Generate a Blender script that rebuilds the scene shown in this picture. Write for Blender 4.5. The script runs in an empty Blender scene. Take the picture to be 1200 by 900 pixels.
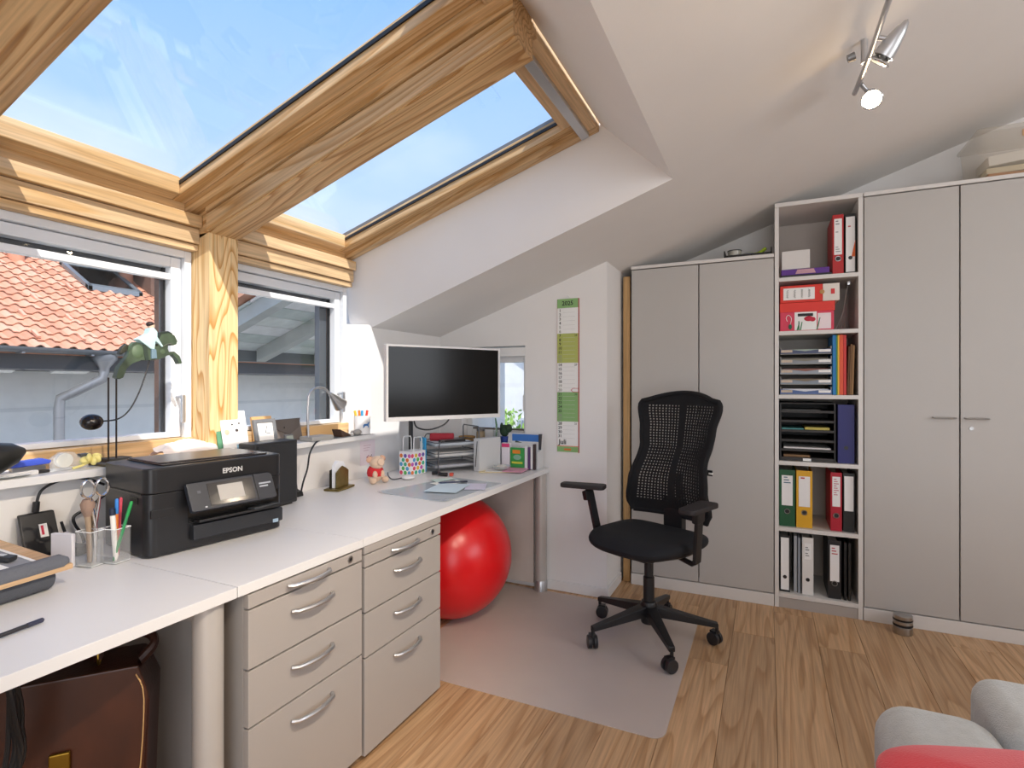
import bpy, bmesh, math, random
from mathutils import Vector, Matrix, Euler
random.seed(7)
R = math.radians
C = bpy.context.scene.collection
sc = bpy.context.scene

# ------------------------------------------------------------------ camera, sky, sun, added fill lamps, exposure
cam_d = bpy.data.cameras.new('camera'); cam = bpy.data.objects.new('camera', cam_d); C.objects.link(cam)
cam.location = (0, 0, 1.25); cam.rotation_euler = (R(90), 0, math.atan(300/636))
cam_d.sensor_width = 36; cam_d.lens = 36*636/1200; cam_d.clip_start = 0.02; cam_d.clip_end = 300
sc.camera = cam
sc.view_settings.view_transform = 'Standard'; sc.view_settings.look = 'None'
sc.view_settings.gamma = 1; sc.view_settings.use_curve_mapping = False
sc.view_settings.exposure = 0.68

w = bpy.data.worlds.new('sky'); sc.world = w; w.use_nodes = True
nt = w.node_tree; nt.nodes.clear()
def N(t, **k):
    n = nt.nodes.new(t)
    for a, b in k.items(): setattr(n, a, b)
    return n
out = N('ShaderNodeOutputWorld'); bg = N('ShaderNodeBackground'); tc = N('ShaderNodeTexCoord')
sep = N('ShaderNodeSeparateXYZ'); ramp = N('ShaderNodeValToRGB')
ramp.color_ramp.elements[0].position = 0.0; ramp.color_ramp.elements[0].color = (.62, .76, .93, 1)
ramp.color_ramp.elements[1].position = 0.75; ramp.color_ramp.elements[1].color = (.13, .36, .82, 1)
mp = N('ShaderNodeMapping'); mp.inputs['Scale'].default_value = (1.2, 1.2, 2.6)
noi = N('ShaderNodeTexNoise'); noi.inputs['Scale'].default_value = 1.7; noi.inputs['Detail'].default_value = 5
r2 = N('ShaderNodeValToRGB'); r2.color_ramp.elements[0].position = .45; r2.color_ramp.elements[1].position = .85
r2.color_ramp.elements[0].color = (0, 0, 0, 1); r2.color_ramp.elements[1].color = (.75, .75, .75, 1)
mx = N('ShaderNodeMixRGB'); mx.inputs[2].default_value = (.80, .87, .95, 1)
L = nt.links.new
L(tc.outputs['Generated'], sep.inputs[0]); L(sep.outputs['Z'], ramp.inputs[0])
L(tc.outputs['Generated'], mp.inputs[0]); L(mp.outputs[0], noi.inputs['Vector']); L(noi.outputs[0], r2.inputs[0])
L(r2.outputs[0], mx.inputs[0]); L(ramp.outputs[0], mx.inputs[1]); L(mx.outputs[0], bg.inputs[0])
bg.inputs[1].default_value = .88; L(bg.outputs[0], out.inputs[0])

SUN = Vector((-1, .5, -1.3)).normalized()
sd = bpy.data.lights.new('sun', 'SUN'); so = bpy.data.objects.new('sun', sd); C.objects.link(so)
sd.energy = 3.4; sd.angle = R(0.6); sd.color = (1, .97, .92)
so.rotation_euler = SUN.to_track_quat('-Z', 'Y').to_euler(); so.location = (3, -2, 8)

def daylight(name, loc, target, sx, sy, watts, col):
    d = bpy.data.lights.new(name, 'AREA'); o = bpy.data.objects.new(name, d); C.objects.link(o)
    d.shape = 'RECTANGLE'; d.size = sx; d.size_y = sy; d.energy = watts; d.color = col
    o.location = loc; o.rotation_euler = (Vector(target)-Vector(loc)).to_track_quat('-Z', 'Y').to_euler()
    return o
# fill lamps added out of view, standing in for daylight through made-up openings
daylight('door_fill_light', (1.0, -1.98, 1.25), (0.4, 3, 1.15), 2.2, 2.0, 27, (.98, .98, 1))
daylight('window_daylight', (3.08, 1.2, 1.75), (-1, 1.8, 1.2), 1.8, 1.4, 19, (.98, .98, 1))

# ------------------------------------------------------------------ materials
def lin(c):
    if isinstance(c, str):
        c = [int(c[i:i+2], 16)/255 for i in (0, 2, 4)]
        return tuple((v/12.92 if v <= .04045 else ((v+.055)/1.055)**2.4) for v in c)
    return tuple(c)
MATS = {}
def newmat(name):
    m = bpy.data.materials.new(name); m.use_nodes = True
    b = m.node_tree.nodes['Principled BSDF']; return m, m.node_tree, b
def mat(col, rough=.5, metal=0, bump=0, bscale=60, var=0, vscale=5, spec=.5, sub=None, emit=0, trans=0, coat=0, sheen=0):
    key = (col if isinstance(col, str) else tuple(col), rough, metal, bump, bscale, var, vscale, spec, emit, trans, coat, sheen)
    if key in MATS: return MATS[key]
    m, t, b = newmat('surface_%d' % len(MATS)); c = lin(col)
    b.inputs['Base Color'].default_value = (*c, 1); b.inputs['Roughness'].default_value = rough
    b.inputs['Metallic'].default_value = metal; b.inputs['Specular IOR Level'].default_value = spec
    b.inputs['Coat Weight'].default_value = coat; b.inputs['Sheen Weight'].default_value = sheen
    b.inputs['Transmission Weight'].default_value = trans
    if emit:
        b.inputs['Emission Color'].default_value = (*c, 1); b.inputs['Emission Strength'].default_value = emit
    co = t.nodes.new('ShaderNodeTexCoord')
    n = t.nodes.new('ShaderNodeTexNoise'); n.inputs['Scale'].default_value = vscale; n.inputs['Detail'].default_value = 4
    t.links.new(co.outputs['Object'], n.inputs['Vector'])
    v = var if var else .03
    rp = t.nodes.new('ShaderNodeValToRGB')
    rp.color_ramp.elements[0].position = .3; rp.color_ramp.elements[1].position = .7
    rp.color_ramp.elements[0].color = (*[x*(1-v) for x in c], 1); rp.color_ramp.elements[1].color = (*[min(1, x*(1+v)) for x in c], 1)
    t.links.new(n.outputs[0], rp.inputs[0]); t.links.new(rp.outputs[0], b.inputs['Base Color'])
    if bump:
        n2 = t.nodes.new('ShaderNodeTexNoise'); n2.inputs['Scale'].default_value = bscale; n2.inputs['Detail'].default_value = 3
        t.links.new(co.outputs['Object'], n2.inputs['Vector'])
        bp = t.nodes.new('ShaderNodeBump'); bp.inputs['Strength'].default_value = bump; bp.inputs['Distance'].default_value = .004
        t.links.new(n2.outputs[0], bp.inputs['Height']); t.links.new(bp.outputs[0], b.inputs['Normal'])
    MATS[key] = m; return m
def glassmat(name, tint=(1, 1, 1), ior=1.35, rough=0.0):
    m = bpy.data.materials.new(name); m.use_nodes = True; t = m.node_tree; t.nodes.clear()
    o = t.nodes.new('ShaderNodeOutputMaterial'); mi = t.nodes.new('ShaderNodeMixShader'); lw = t.nodes.new('ShaderNodeLayerWeight')
    pw = t.nodes.new('ShaderNodeMath'); pw.operation = 'POWER'; pw.inputs[1].default_value = 5
    ma = t.nodes.new('ShaderNodeMapRange'); ma.inputs[3].default_value = .035; ma.inputs[4].default_value = .95
    tr = t.nodes.new('ShaderNodeBsdfTransparent'); gl = t.nodes.new('ShaderNodeBsdfGlossy')
    lw.inputs[0].default_value = .5; tr.inputs[0].default_value = (*tint, 1); gl.inputs['Roughness'].default_value = rough
    gl.inputs[0].default_value = (.9, .93, .95, 1)
    t.links.new(lw.outputs['Facing'], pw.inputs[0]); t.links.new(pw.outputs[0], ma.inputs[0]); t.links.new(ma.outputs[0], mi.inputs[0])
    t.links.new(tr.outputs[0], mi.inputs[1]); t.links.new(gl.outputs[0], mi.inputs[2])
    t.links.new(mi.outputs[0], o.inputs[0]); return m
def sheetmat(name, col, opac, rough=.3):
    m = bpy.data.materials.new(name); m.use_nodes = True; t = m.node_tree
    b = t.nodes['Principled BSDF']; b.inputs['Base Color'].default_value = (*lin(col), 1); b.inputs['Roughness'].default_value = rough
    n = t.nodes.new('ShaderNodeTexNoise'); n.inputs['Scale'].default_value = 3; co = t.nodes.new('ShaderNodeTexCoord')
    t.links.new(co.outputs['Object'], n.inputs['Vector'])
    ma = t.nodes.new('ShaderNodeMapRange'); ma.inputs[3].default_value = opac-.04; ma.inputs[4].default_value = opac+.04
    t.links.new(n.outputs[0], ma.inputs[0]); t.links.new(ma.outputs[0], b.inputs['Alpha'])
    return m
def woodmat(name, axis, light, dark, scale=9, dist=5, stretch=.12, rough=.45, contrast=(.35, .75), pores=.25, tilt=0):
    m, t, b = newmat(name); co = t.nodes.new('ShaderNodeTexCoord'); mp = t.nodes.new('ShaderNodeMapping')
    oi = t.nodes.new('ShaderNodeObjectInfo')
    ad = t.nodes.new('ShaderNodeVectorMath'); ad.operation = 'ADD'
    mu = t.nodes.new('ShaderNodeVectorMath'); mu.operation = 'SCALE'; mu.inputs[0].default_value = (13.7, 9.1, 17.3)
    t.links.new(oi.outputs['Random'], mu.inputs['Scale']); t.links.new(co.outputs['Object'], ad.inputs[0]); t.links.new(mu.outputs[0], ad.inputs[1])
    s = [1, 1, 1]; s['xyz'.index(axis)] = stretch; mp.inputs['Scale'].default_value = s
    pr0 = t.nodes.new('ShaderNodeMapping'); pr0.inputs['Rotation'].default_value = (0, tilt, 0)
    t.links.new(ad.outputs[0], pr0.inputs[0]); ad = pr0
    t.links.new(ad.outputs[0], mp.inputs[0])
    n0 = t.nodes.new('ShaderNodeTexNoise'); n0.inputs['Scale'].default_value = scale*.55; n0.inputs['Detail'].default_value = 1
    t.links.new(mp.outputs[0], n0.inputs['Vector'])
    m1 = t.nodes.new('ShaderNodeMath'); m1.operation = 'MULTIPLY'; m1.inputs[1].default_value = dist*2
    t.links.new(n0.outputs[0], m1.inputs[0])
    fr = t.nodes.new('ShaderNodeMath'); fr.operation = 'FRACT'; t.links.new(m1.outputs[0], fr.inputs[0])
    rp = t.nodes.new('ShaderNodeValToRGB'); e = rp.color_ramp.elements
    e[0].position = contrast[0]; e[0].color = (*lin(light), 1); e[1].position = contrast[1]+.15; e[1].color = (*lin(dark), 1)
    e2 = rp.color_ramp.elements.new(.99); e2.color = (*lin(light), 1)
    t.links.new(fr.outputs[0], rp.inputs[0])
    mp2 = t.nodes.new('ShaderNodeMapping'); s2 = [1, 1, 1]; s2['xyz'.index(axis)] = .03; mp2.inputs['Scale'].default_value = s2
    t.links.new(ad.outputs[0], mp2.inputs[0])
    n2 = t.nodes.new('ShaderNodeTexNoise'); n2.inputs['Scale'].default_value = 130; n2.inputs['Detail'].default_value = 3
    t.links.new(mp2.outputs[0], n2.inputs['Vector'])
    mr = t.nodes.new('ShaderNodeMapRange'); mr.inputs[1].default_value = .3; mr.inputs[2].default_value = .7
    mr.inputs[3].default_value = 1-pores; mr.inputs[4].default_value = 1+pores*.5
    t.links.new(n2.outputs[0], mr.inputs[0])
    tone = t.nodes.new('ShaderNodeMapRange'); tone.inputs[3].default_value = .88; tone.inputs[4].default_value = 1.1
    t.links.new(oi.outputs['Random'], tone.inputs[0])
    mm = t.nodes.new('ShaderNodeMath'); mm.operation = 'MULTIPLY'; t.links.new(mr.outputs[0], mm.inputs[0]); t.links.new(tone.outputs[0], mm.inputs[1])
    sc_ = t.nodes.new('ShaderNodeVectorMath'); sc_.operation = 'SCALE'
    t.links.new(rp.outputs[0], sc_.inputs[0]); t.links.new(mm.outputs[0], sc_.inputs['Scale'])
    t.links.new(sc_.outputs[0], b.inputs['Base Color']); b.inputs['Roughness'].default_value = rough
    bp = t.nodes.new('ShaderNodeBump'); bp.inputs['Strength'].default_value = .12; bp.inputs['Distance'].default_value = .002
    t.links.new(n2.outputs[0], bp.inputs['Height']); t.links.new(bp.outputs[0], b.inputs['Normal'])
    return m
WALL = mat('ece9e6', .85, bump=.08, bscale=220, var=.01)
CEIL = mat('e6e3df', .9, bump=.05, bscale=200, var=.01)
PINE_X = woodmat('pine_along_slope', 'x', 'dcb98a', 'c2955c', 16, 6, .07, tilt=math.atan(.309))
RAFTER = woodmat('rafter_pine', 'x', 'd3ae7c', 'a97a44', 15, 8, .08, tilt=math.atan(.309), contrast=(.5, .75))
PINE_Y = woodmat('pine_along_header', 'y', 'dfbd90', 'd2a871', 14, 2.5, .06)
PINE_Z = woodmat('pine_upright', 'z', 'e3c390', 'bd8742', 15, 9, .14, contrast=(.5, .78))
OAK = woodmat('oak_plank', 'y', 'cba47b', 'b48a60', 14, 5, .08, .45, pores=.22, contrast=(.45, .75))
GREY = mat('aea7a1', .42, var=.01)
GREY_DOOR = mat('bcb8b3', .45, var=.01)
OFFWHITE = mat('dedad5', .5, var=.01)
DESK = mat('e8e7e6', .36, var=.01)
WHITEP = mat('e9e8e6', .4, var=.01)
BLACKP = mat('1c1c1e', .42); BLACKG = mat('0c0c0d', .22); DARKP = mat('2e2f33', .4)
STEEL = mat('b8b8b8', .28, 1); CHROME = mat('d8d8d8', .12, 1); ALU = mat('c5c6c8', .38, .9)
PAPER = mat('f2f1ee', .8); BLACKF = mat('101013', .85, bump=.4, bscale=500)
GLASS = glassmat('window_glass'); CLEAR = glassmat('clear_acrylic', (.93, .95, .95), 1.35)
DARKGLASS = mat('101214', .08)

# ------------------------------------------------------------------ mesh helpers
class MB:
    def __init__(s): s.v = []; s.f = []; s.weld = []
    def add(s, vs, fs):
        o = len(s.v); s.v += [tuple(v) for v in vs]; s.f += [tuple(i+o for i in f) for f in fs]; return s
    def box(s, x0, x1, y0, y1, z0, z1):
        return s.add([(x, y, z) for x in (x0, x1) for y in (y0, y1) for z in (z0, z1)],
                     [(0, 1, 3, 2), (4, 6, 7, 5), (0, 4, 5, 1), (2, 3, 7, 6), (0, 2, 6, 4), (1, 5, 7, 3)])
    def obox(s, c, size, rot=(0, 0, 0)):
        m = Euler([R(a) for a in rot]).to_matrix(); c = Vector(c); h = [q/2 for q in size]
        return s.add([c+m @ Vector((a*h[0], b*h[1], d*h[2])) for a in (-1, 1) for b in (-1, 1) for d in (-1, 1)],
                     [(0, 1, 3, 2), (4, 6, 7, 5), (0, 4, 5, 1), (2, 3, 7, 6), (0, 2, 6, 4), (1, 5, 7, 3)])
    def hexa(s, vs):   # 8 verts: bottom loop then top loop
        return s.add(vs, [(3, 2, 1, 0), (4, 5, 6, 7), (0, 1, 5, 4), (1, 2, 6, 5), (2, 3, 7, 6), (3, 0, 4, 7)])
    def tube(s, pts, r, n=10, cap=True):
        pts = [Vector(p) for p in pts]; rs = r if isinstance(r, (list, tuple)) else [r]*len(pts)
        o = len(s.v); up = None
        for i, p in enumerate(pts):
            t = (pts[min(i+1, len(pts)-1)]-pts[max(i-1, 0)]).normalized()
            if up is None: up = t.orthogonal().normalized()
            up = (up-t*up.dot(t)); up = up.normalized() if up.length > 1e-6 else t.orthogonal().normalized()
            q = t.cross(up)
            for k in range(n):
                a = 2*math.pi*k/n; s.v.append(tuple(p+(up*math.cos(a)+q*math.sin(a))*rs[i]))
        for i in range(len(pts)-1):
            for k in range(n):
                a, b = o+i*n+k, o+i*n+(k+1) % n; s.f.append((a, b, b+n, a+n))
        if cap: s.f.append(tuple(o+k for k in reversed(range(n)))); s.f.append(tuple(o+(len(pts)-1)*n+k for k in range(n)))
        return s
    def cyl(s, p0, p1, r0, r1=None, n=20): return s.tube([p0, p1], [r0, r0 if r1 is None else r1], n)
    def lathe(s, prof, c=(0, 0, 0), n=24, m=None):
        o = len(s.v); c = Vector(c)
        for r, z in prof:
            for k in range(n):
                a = 2*math.pi*k/n; v = Vector((r*math.cos(a), r*math.sin(a), z)); v = (m @ v) if m else v; s.v.append(tuple(c+v))
        for i in range(len(prof)-1):
            for k in range(n):
                a, b = o+i*n+k, o+i*n+(k+1) % n; s.f.append((a, b, b+n, a+n))
        s.weld.append((o, len(s.v)))
        if prof[0][0] > 1e-5: s.f.append(tuple(o+k for k in reversed(range(n))))
        if prof[-1][0] > 1e-5: s.f.append(tuple(o+(len(prof)-1)*n+k for k in range(n)))
        return s
    def prism(s, poly, ax, a0, a1):   # polygon in the two axes other than ax
        def p(u, v, a): return {'x': (a, u, v), 'y': (u, a, v), 'z': (u, v, a)}[ax]
        n = len(poly)
        return s.add([p(u, v, a0) for u, v in poly]+[p(u, v, a1) for u, v in poly],
                     [tuple(reversed(range(n))), tuple(range(n, 2*n))]+[(i, (i+1) % n, (i+1) % n+n, i+n) for i in range(n)])
    def prism_tri(s, poly, ax, a0, a1):   # as prism, caps cut into triangles so concave outlines stay clean
        from mathutils.geometry import tessellate_polygon
        n = len(poly); s.prism(poly, ax, a0, a1); caps = s.f[-n-2:-n]; off = min(caps[1])-n
        del s.f[-n-2:-n]
        for t_ in tessellate_polygon([[Vector((u, v, 0)) for u, v in poly]]):
            s.f.append(tuple(off+i for i in reversed(t_))); s.f.append(tuple(off+n+i for i in t_))
        return s
    def ball(s, c, r, sc3=(1, 1, 1), n=20, k=12, m=None):
        prof = [(r*math.sin(math.pi*i/k), -r*math.cos(math.pi*i/k)) for i in range(k+1)]
        M = Matrix.Diagonal(sc3); M = (m @ M) if m else M
        return s.lathe(prof, c, n, M)
    def grid(s, nu, nv, fn, skip=None):
        o = len(s.v)
        for j in range(nv+1):
            for i in range(nu+1): s.v.append(tuple(fn(i/nu, j/nv)))
        s.weld.append((o, len(s.v)))
        for j in range(nv):
            for i in range(nu):
                if skip and skip(i, j): continue
                a = o+j*(nu+1)+i; s.f.append((a, a+1, a+nu+2, a+nu+1))
        return s
    def mesh(s, name, bev=0, seg=2, smooth=40, solid=0):
        me = bpy.data.meshes.new(name); bm = bmesh.new()
        vs = [bm.verts.new(v) for v in s.v]
        for f in s.f:
            try: bm.faces.new([vs[i] for i in f])
            except ValueError: pass
        for a_, b_ in s.weld: bmesh.ops.remove_doubles(bm, verts=[v_ for v_ in vs[a_:b_] if v_.is_valid], dist=1e-6)
        bmesh.ops.recalc_face_normals(bm, faces=bm.faces)
        if solid: bmesh.ops.solidify(bm, geom=bm.faces[:], thickness=solid)
        if bev:
            es = [e for e in bm.edges if len(e.link_faces) == 2 and e.calc_face_angle(0) > R(35)]
            bmesh.ops.bevel(bm, geom=es, offset=bev, segments=seg, affect='EDGES', profile=.5, clamp_overlap=True)
        for f in bm.faces: f.smooth = True
        for e in bm.edges:
            if len(e.link_faces) == 2 and e.calc_face_angle(0) > R(smooth): e.smooth = False
        bm.to_mesh(me); bm.free()
        if bev: me['bevelled'] = 1
        return me
def link(name, me, m, parent=None, loc=(0, 0, 0), rot=(0, 0, 0)):
    o = bpy.data.objects.new(name, me); C.objects.link(o)
    if m and not me.materials: me.materials.append(m)
    o.location = loc; o.rotation_euler = rot
    if parent: o.parent = parent
    if me.get('bevelled'):
        wn = o.modifiers.new('weighted_normals', 'WEIGHTED_NORMAL'); wn.keep_sharp = True; wn.weight = 100
    return o
def tag(o, label, cat, group=None):
    o['label'] = label; o['category'] = cat
    if group: o['group'] = group
    return o
def thing(name, label, cat, loc=(0, 0, 0), rz=0, group=None):
    o = bpy.data.objects.new(name, None); C.objects.link(o); o.empty_display_size = .05
    o.location = loc; o.rotation_euler = (0, 0, R(rz)); return tag(o, label, cat, group)
def part(name, mb, m, parent, bev=0, label=None, kind=None, **k):
    o = link(name, mb.mesh(name, bev, **k), m, parent)
    if label: o['label'] = label
    if kind: o['kind'] = kind
    return o
def single(name, mb, m, label, cat, loc=(0, 0, 0), rz=0, group=None, bev=0, **k):
    o = link(name, mb.mesh(name, bev, **k), m, None, loc, (0, 0, R(rz))); return tag(o, label, cat, group)
def struct(name, mb, m, parent=None, bev=0, **k):
    o = link(name, mb.mesh(name, bev, **k), m, parent)
    if not parent: o['kind'] = 'structure'
    return o
def sroot(name, loc=(0, 0, 0)):
    o = bpy.data.objects.new(name, None); C.objects.link(o); o.location = loc; o['kind'] = 'structure'; return o
def text(body, size, m, parent, loc, rot, name='lettering', bold=0):
    cu = bpy.data.curves.new(name, 'FONT'); cu.body = body; cu.size = size; cu.align_x = 'CENTER'; cu.align_y = 'CENTER'
    cu.extrude = .0004; cu.offset = bold; cu.resolution_u = 2
    t = bpy.data.objects.new('tmp', cu); C.objects.link(t)
    bpy.context.view_layer.update()
    me = bpy.data.meshes.new_from_object(t); bpy.data.objects.remove(t); me.materials.clear()
    return link(name, me, m, parent, loc, [R(a) for a in rot])
FX = (90, 0, 90); FY = (90, 0, 0)     # lettering facing +X / facing -Y
INK = mat('2a2a2c', .7)
def arc(c, r, a0, a1, n, u=(0, 1, 0), v=(0, 0, 1)):
    c, u, v = Vector(c), Vector(u), Vector(v)
    return [c+(u*math.cos(R(a0+(a1-a0)*i/n))+v*math.sin(R(a0+(a1-a0)*i/n)))*r for i in range(n+1)]
def smoothpath(pts, k=6):
    pts = [Vector(p) for p in pts]; o = []
    for i in range(len(pts)-1):
        p0, p1, p2, p3 = pts[max(i-1, 0)], pts[i], pts[i+1], pts[min(i+2, len(pts)-1)]
        for j in range(k):
            t = j/k; o.append(.5*((2*p1)+(p2-p0)*t+(2*p0-5*p1+4*p2-p3)*t*t+(3*p1-p0-3*p2+p3)*t**3))
    return o+[pts[-1]]

# ------------------------------------------------------------------ the room shell
XW, YG, YB = -2.0, 3.10, 3.84          # eave wall, gable wall, wall behind the cupboards
def ceil(x): return 2.26+.347*x
def P(x): return 2.564+.309*x           # plane of the skylight frames
YL = -.36                               # near end of the glazed band

fl = struct('floor', MB().box(-2.3, 3.2, -2.2, 4.1, -.12, -.018), mat('5a4430', .8))
pm = {}
x = -2.06; k = 0
while x < 3.1:
    y = -2.1-random.random()*1.6
    while y < 3.84:
        ln = random.choice((1.8, 2.0, 2.2)); y0, y1 = max(y, -2.05), min(y+ln, 3.84)
        if y1-y0 > .05:
            key = round(y1-y0, 3)
            if key not in pm: pm[key] = MB().box(0, .1886, 0, key-.0012, -.018, 0).mesh('plank', .0008, 1, smooth=20)
            link('plank', pm[key], OAK, fl, (x, y0, 0))
        y += ln
    x += .19
# ceiling: slope in three fields round the glazed opening
c = MB(); T = .34
def slab(x0, x1, y0, y1): c.hexa([(x0, y0, ceil(x0)), (x1, y0, ceil(x1)), (x1, y1, ceil(x1)), (x0, y1, ceil(x0)),
                                  (x0, y0, ceil(x0)+T), (x1, y0, ceil(x1)+T), (x1, y1, ceil(x1)+T), (x0, y1, ceil(x0)+T)])
slab(-.37, 3.2, -2.2, 4.1); slab(-2.4, -.37, 2.4055, 4.1); slab(-2.4, -.37, -2.2, YL-.105)
struct('ceiling', c, CEIL)
# white shaft between ceiling and skylight frames (splayed)
s = MB()
a = [(-.37, 2.405, ceil(-.37)), (-.66, 2.30, P(-.66)), (-.66, 2.30, P(-.66)+.2), (-.37, 2.405, P(-.37)+.2)]
yl0, yl1 = YL-.105, YL
s.hexa([(-2.14, 2.405, ceil(-2.14)), (-.37, 2.405, ceil(-.37)), (-.37, 2.47, ceil(-.37)+.03), (-2.14, 2.47, ceil(-2.14)+.03),
        (-2.14, 2.302, P(-2.14)+.02), (-.66, 2.302, P(-.66)+.02), (-.60, 2.47, P(-.66)+.2), (-2.14, 2.47, P(-2.14)+.2)])
s.hexa([(-.37, yl0, ceil(-.37)), (-.34, yl0, ceil(-.34)+.03), (-.34, 2.405, ceil(-.34)+.03), (-.37, 2.405, ceil(-.37)),
        (-.66, yl1, P(-.66)+.02), (-.30, yl1, P(-.66)+.16), (-.30, 2.302, P(-.66)+.16), (-.66, 2.302, P(-.66)+.02)])
s.hexa([(-2.14, yl0-.05, ceil(-2.14)+.03), (-.37, yl0-.05, ceil(-.37)+.03), (-.37, yl0, ceil(-.37)), (-2.14, yl0, ceil(-2.14)),
        (-2.14, yl0-.05, P(-2.14)+.2), (-.60, yl0-.05, P(-.66)+.2), (-.66, yl1, P(-.66)+.02), (-2.14, yl1, P(-2.14)+.02)])
struct('ceiling_shaft', s, WALL)
# eave wall
q = MB(); q.box(-2.3, XW, -2.2, 2.40, -.1, .955); q.box(-2.3, XW, -2.2, YL-.02, .955, 1.56)
q.prism([(-2.3, 2.29), (-2.105, 2.308), (XW, 2.40), (XW, 4.1), (-2.3, 4.1)], 'z', -.1, 1.58)
struct('wall_left', q, WALL)
# gable wall with small window hole, nib and wall behind the cupboards
WX0, WX1, WZ0, WZ1 = -1.83, -1.372, .86, 1.49
q = MB()
def gpiece(x0, x1, z0, z1=None):
    za, zb = (z1, z1) if z1 else (ceil(x0)+.06, ceil(x1)+.06)
    q.hexa([(x0, YG, z0), (x1, YG, z0), (x1, YG+.22, z0), (x0, YG+.22, z0), (x0, YG, za), (x1, YG, zb), (x1, YG+.22, zb), (x0, YG+.22, za)])
gpiece(-2.1, WX0, -.1); gpiece(WX1, -.85, -.1); gpiece(WX0, WX1, -.1, WZ0); gpiece(WX0, WX1, WZ1)
struct('wall_gable', q, WALL)
q = MB(); q.hexa([(-.97, YG+.22, -.1), (-.85, YG+.22, -.1), (-.85, 4.0, -.1), (-.97, 4.0, -.1),
                  (-.97, YG+.22, ceil(-.97)+.06), (-.85, YG+.22, ceil(-.85)+.06), (-.85, 4.0, ceil(-.85)+.06), (-.97, 4.0, ceil(-.97)+.06)])
q.hexa([(-.85, YB, -.1), (3.2, YB, -.1), (3.2, 4.0, -.1), (-.85, 4.0, -.1),
        (-.85, YB, ceil(-.85)+.06), (3.2, YB, ceil(3.2)+.06), (3.2, 4.0, ceil(3.2)+.06), (-.85, 4.0, ceil(-.85)+.06)])
struct('wall_far', q, WALL)
# unseen back and right walls; door and window openings added to let light in
q = MB()
def bpiece(x0, x1, z0, z1=None):
    za, zb = (z1, z1) if z1 else (ceil(x0)+.06, ceil(x1)+.06)
    q.hexa([(x0, -2.2, z0), (x1, -2.2, z0), (x1, -2.05, z0), (x0, -2.05, z0), (x0, -2.2, za), (x1, -2.2, zb), (x1, -2.05, zb), (x0, -2.05, za)])
bpiece(-2.1, -.12, -.1); bpiece(2.12, 3.2, -.1); bpiece(-.12, 2.12, 2.28)
struct('wall_back', q, WALL)
q = MB(); q.box(3.12, 3.27, -2.2, .28, -.1, 3.4); q.box(3.12, 3.27, 2.12, 4.0, -.1, 3.4)
q.box(3.12, 3.27, .28, 2.12, -.1, 1.03); q.box(3.12, 3.27, .28, 2.12, 2.47, 3.4)
struct('wall_right', q, WALL)
q = MB()
for x0, x1 in ((-.12, -.06), (.97, 1.03), (2.06, 2.12)): q.box(x0, x1, -2.16, -2.09, 0, 2.28)
q.box(-.06, 2.06, -2.16, -2.09, 2.22, 2.28); q.box(-.06, 2.06, -2.16, -2.09, 0, .06)
struct('added_door_1', q, WHITEP, bev=.004)  # frame of the door opening added behind the camera
q = MB()
for y0, y1 in ((.28, .34), (1.17, 1.23), (2.06, 2.12)): q.box(3.16, 3.23, y0, y1, 1.03, 2.47)
q.box(3.16, 3.23, .34, 2.06, 1.03, 1.09); q.box(3.16, 3.23, .34, 2.06, 2.41, 2.47)
struct('window_4', q, WHITEP, bev=.004)  # frame of the window opening added in the unseen right wall
# skirting
struct('baseboard_gable', MB().box(-1.99, -.838, YG-.012, YG, 0, .06), WHITEP, bev=.003)
struct('baseboard_nib', MB().box(-.85, -.838, YG, 3.40, 0, .06), WHITEP, bev=.003)
struct('baseboard_left', MB().box(XW, XW+.012, -2.0, YG-.012, 0, .06), WHITEP, bev=.003)

# ------------------------------------------------------------------ timber posts, rafters, headers
BEAMS = [(-.358, -.23), (.526, .654), (1.417, 1.545)]
MODS = [(-.23, .526), (.654, 1.417), (1.545, 2.30)]
def slope(mb, x0, x1, y0, y1, d0, d1):    # a bar following the skylight plane
    return mb.hexa([(x0, y0, P(x0)+d0), (x1, y0, P(x1)+d0), (x1, y1, P(x1)+d0), (x0, y1, P(x0)+d0),
                    (x0, y0, P(x0)+d1), (x1, y0, P(x1)+d1), (x1, y1, P(x1)+d1), (x0, y1, P(x0)+d1)])
for i, (y0, y1) in enumerate(BEAMS):
    r = sroot('trim_%d' % (i+1))
    part('rafter', slope(MB(), -2.125, -.66, y0, y1, -.11, .10), RAFTER, r, .004)
    part('post', MB().box(-2.11, -1.978, y0, y1, .955, P(-1.98)-.105), PINE_Z, r, .004)
    for ya, yb in ((y0-.014, y0+.002), (y1-.002, y1+.014)):
        part('batten', slope(MB(), -1.985, -.66, ya, yb, -.030, .012), PINE_X, r, .002)
        part('batten', slope(MB(), -1.985, -.66, ya+.004 if ya < y0 else ya, yb if ya < y0 else yb-.004, -.104, -.038), PINE_X, r, .002)
for i, (y0, y1) in enumerate(MODS):
    r = sroot('trim_%d' % (i+4))
    part('header_board', MB().box(-2.12, -2.035, y0, y1, 1.802, 1.862), PINE_Y, r, .004)
    part('header_board', MB().box(-2.12, -2.018, y0, y1, 1.864, P(-2.05)-.018), PINE_Y, r, .004)
    part('bead', MB().box(-2.10, -2.045, y0, y1, 1.775, 1.80), PINE_Y, r, .003)
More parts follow.
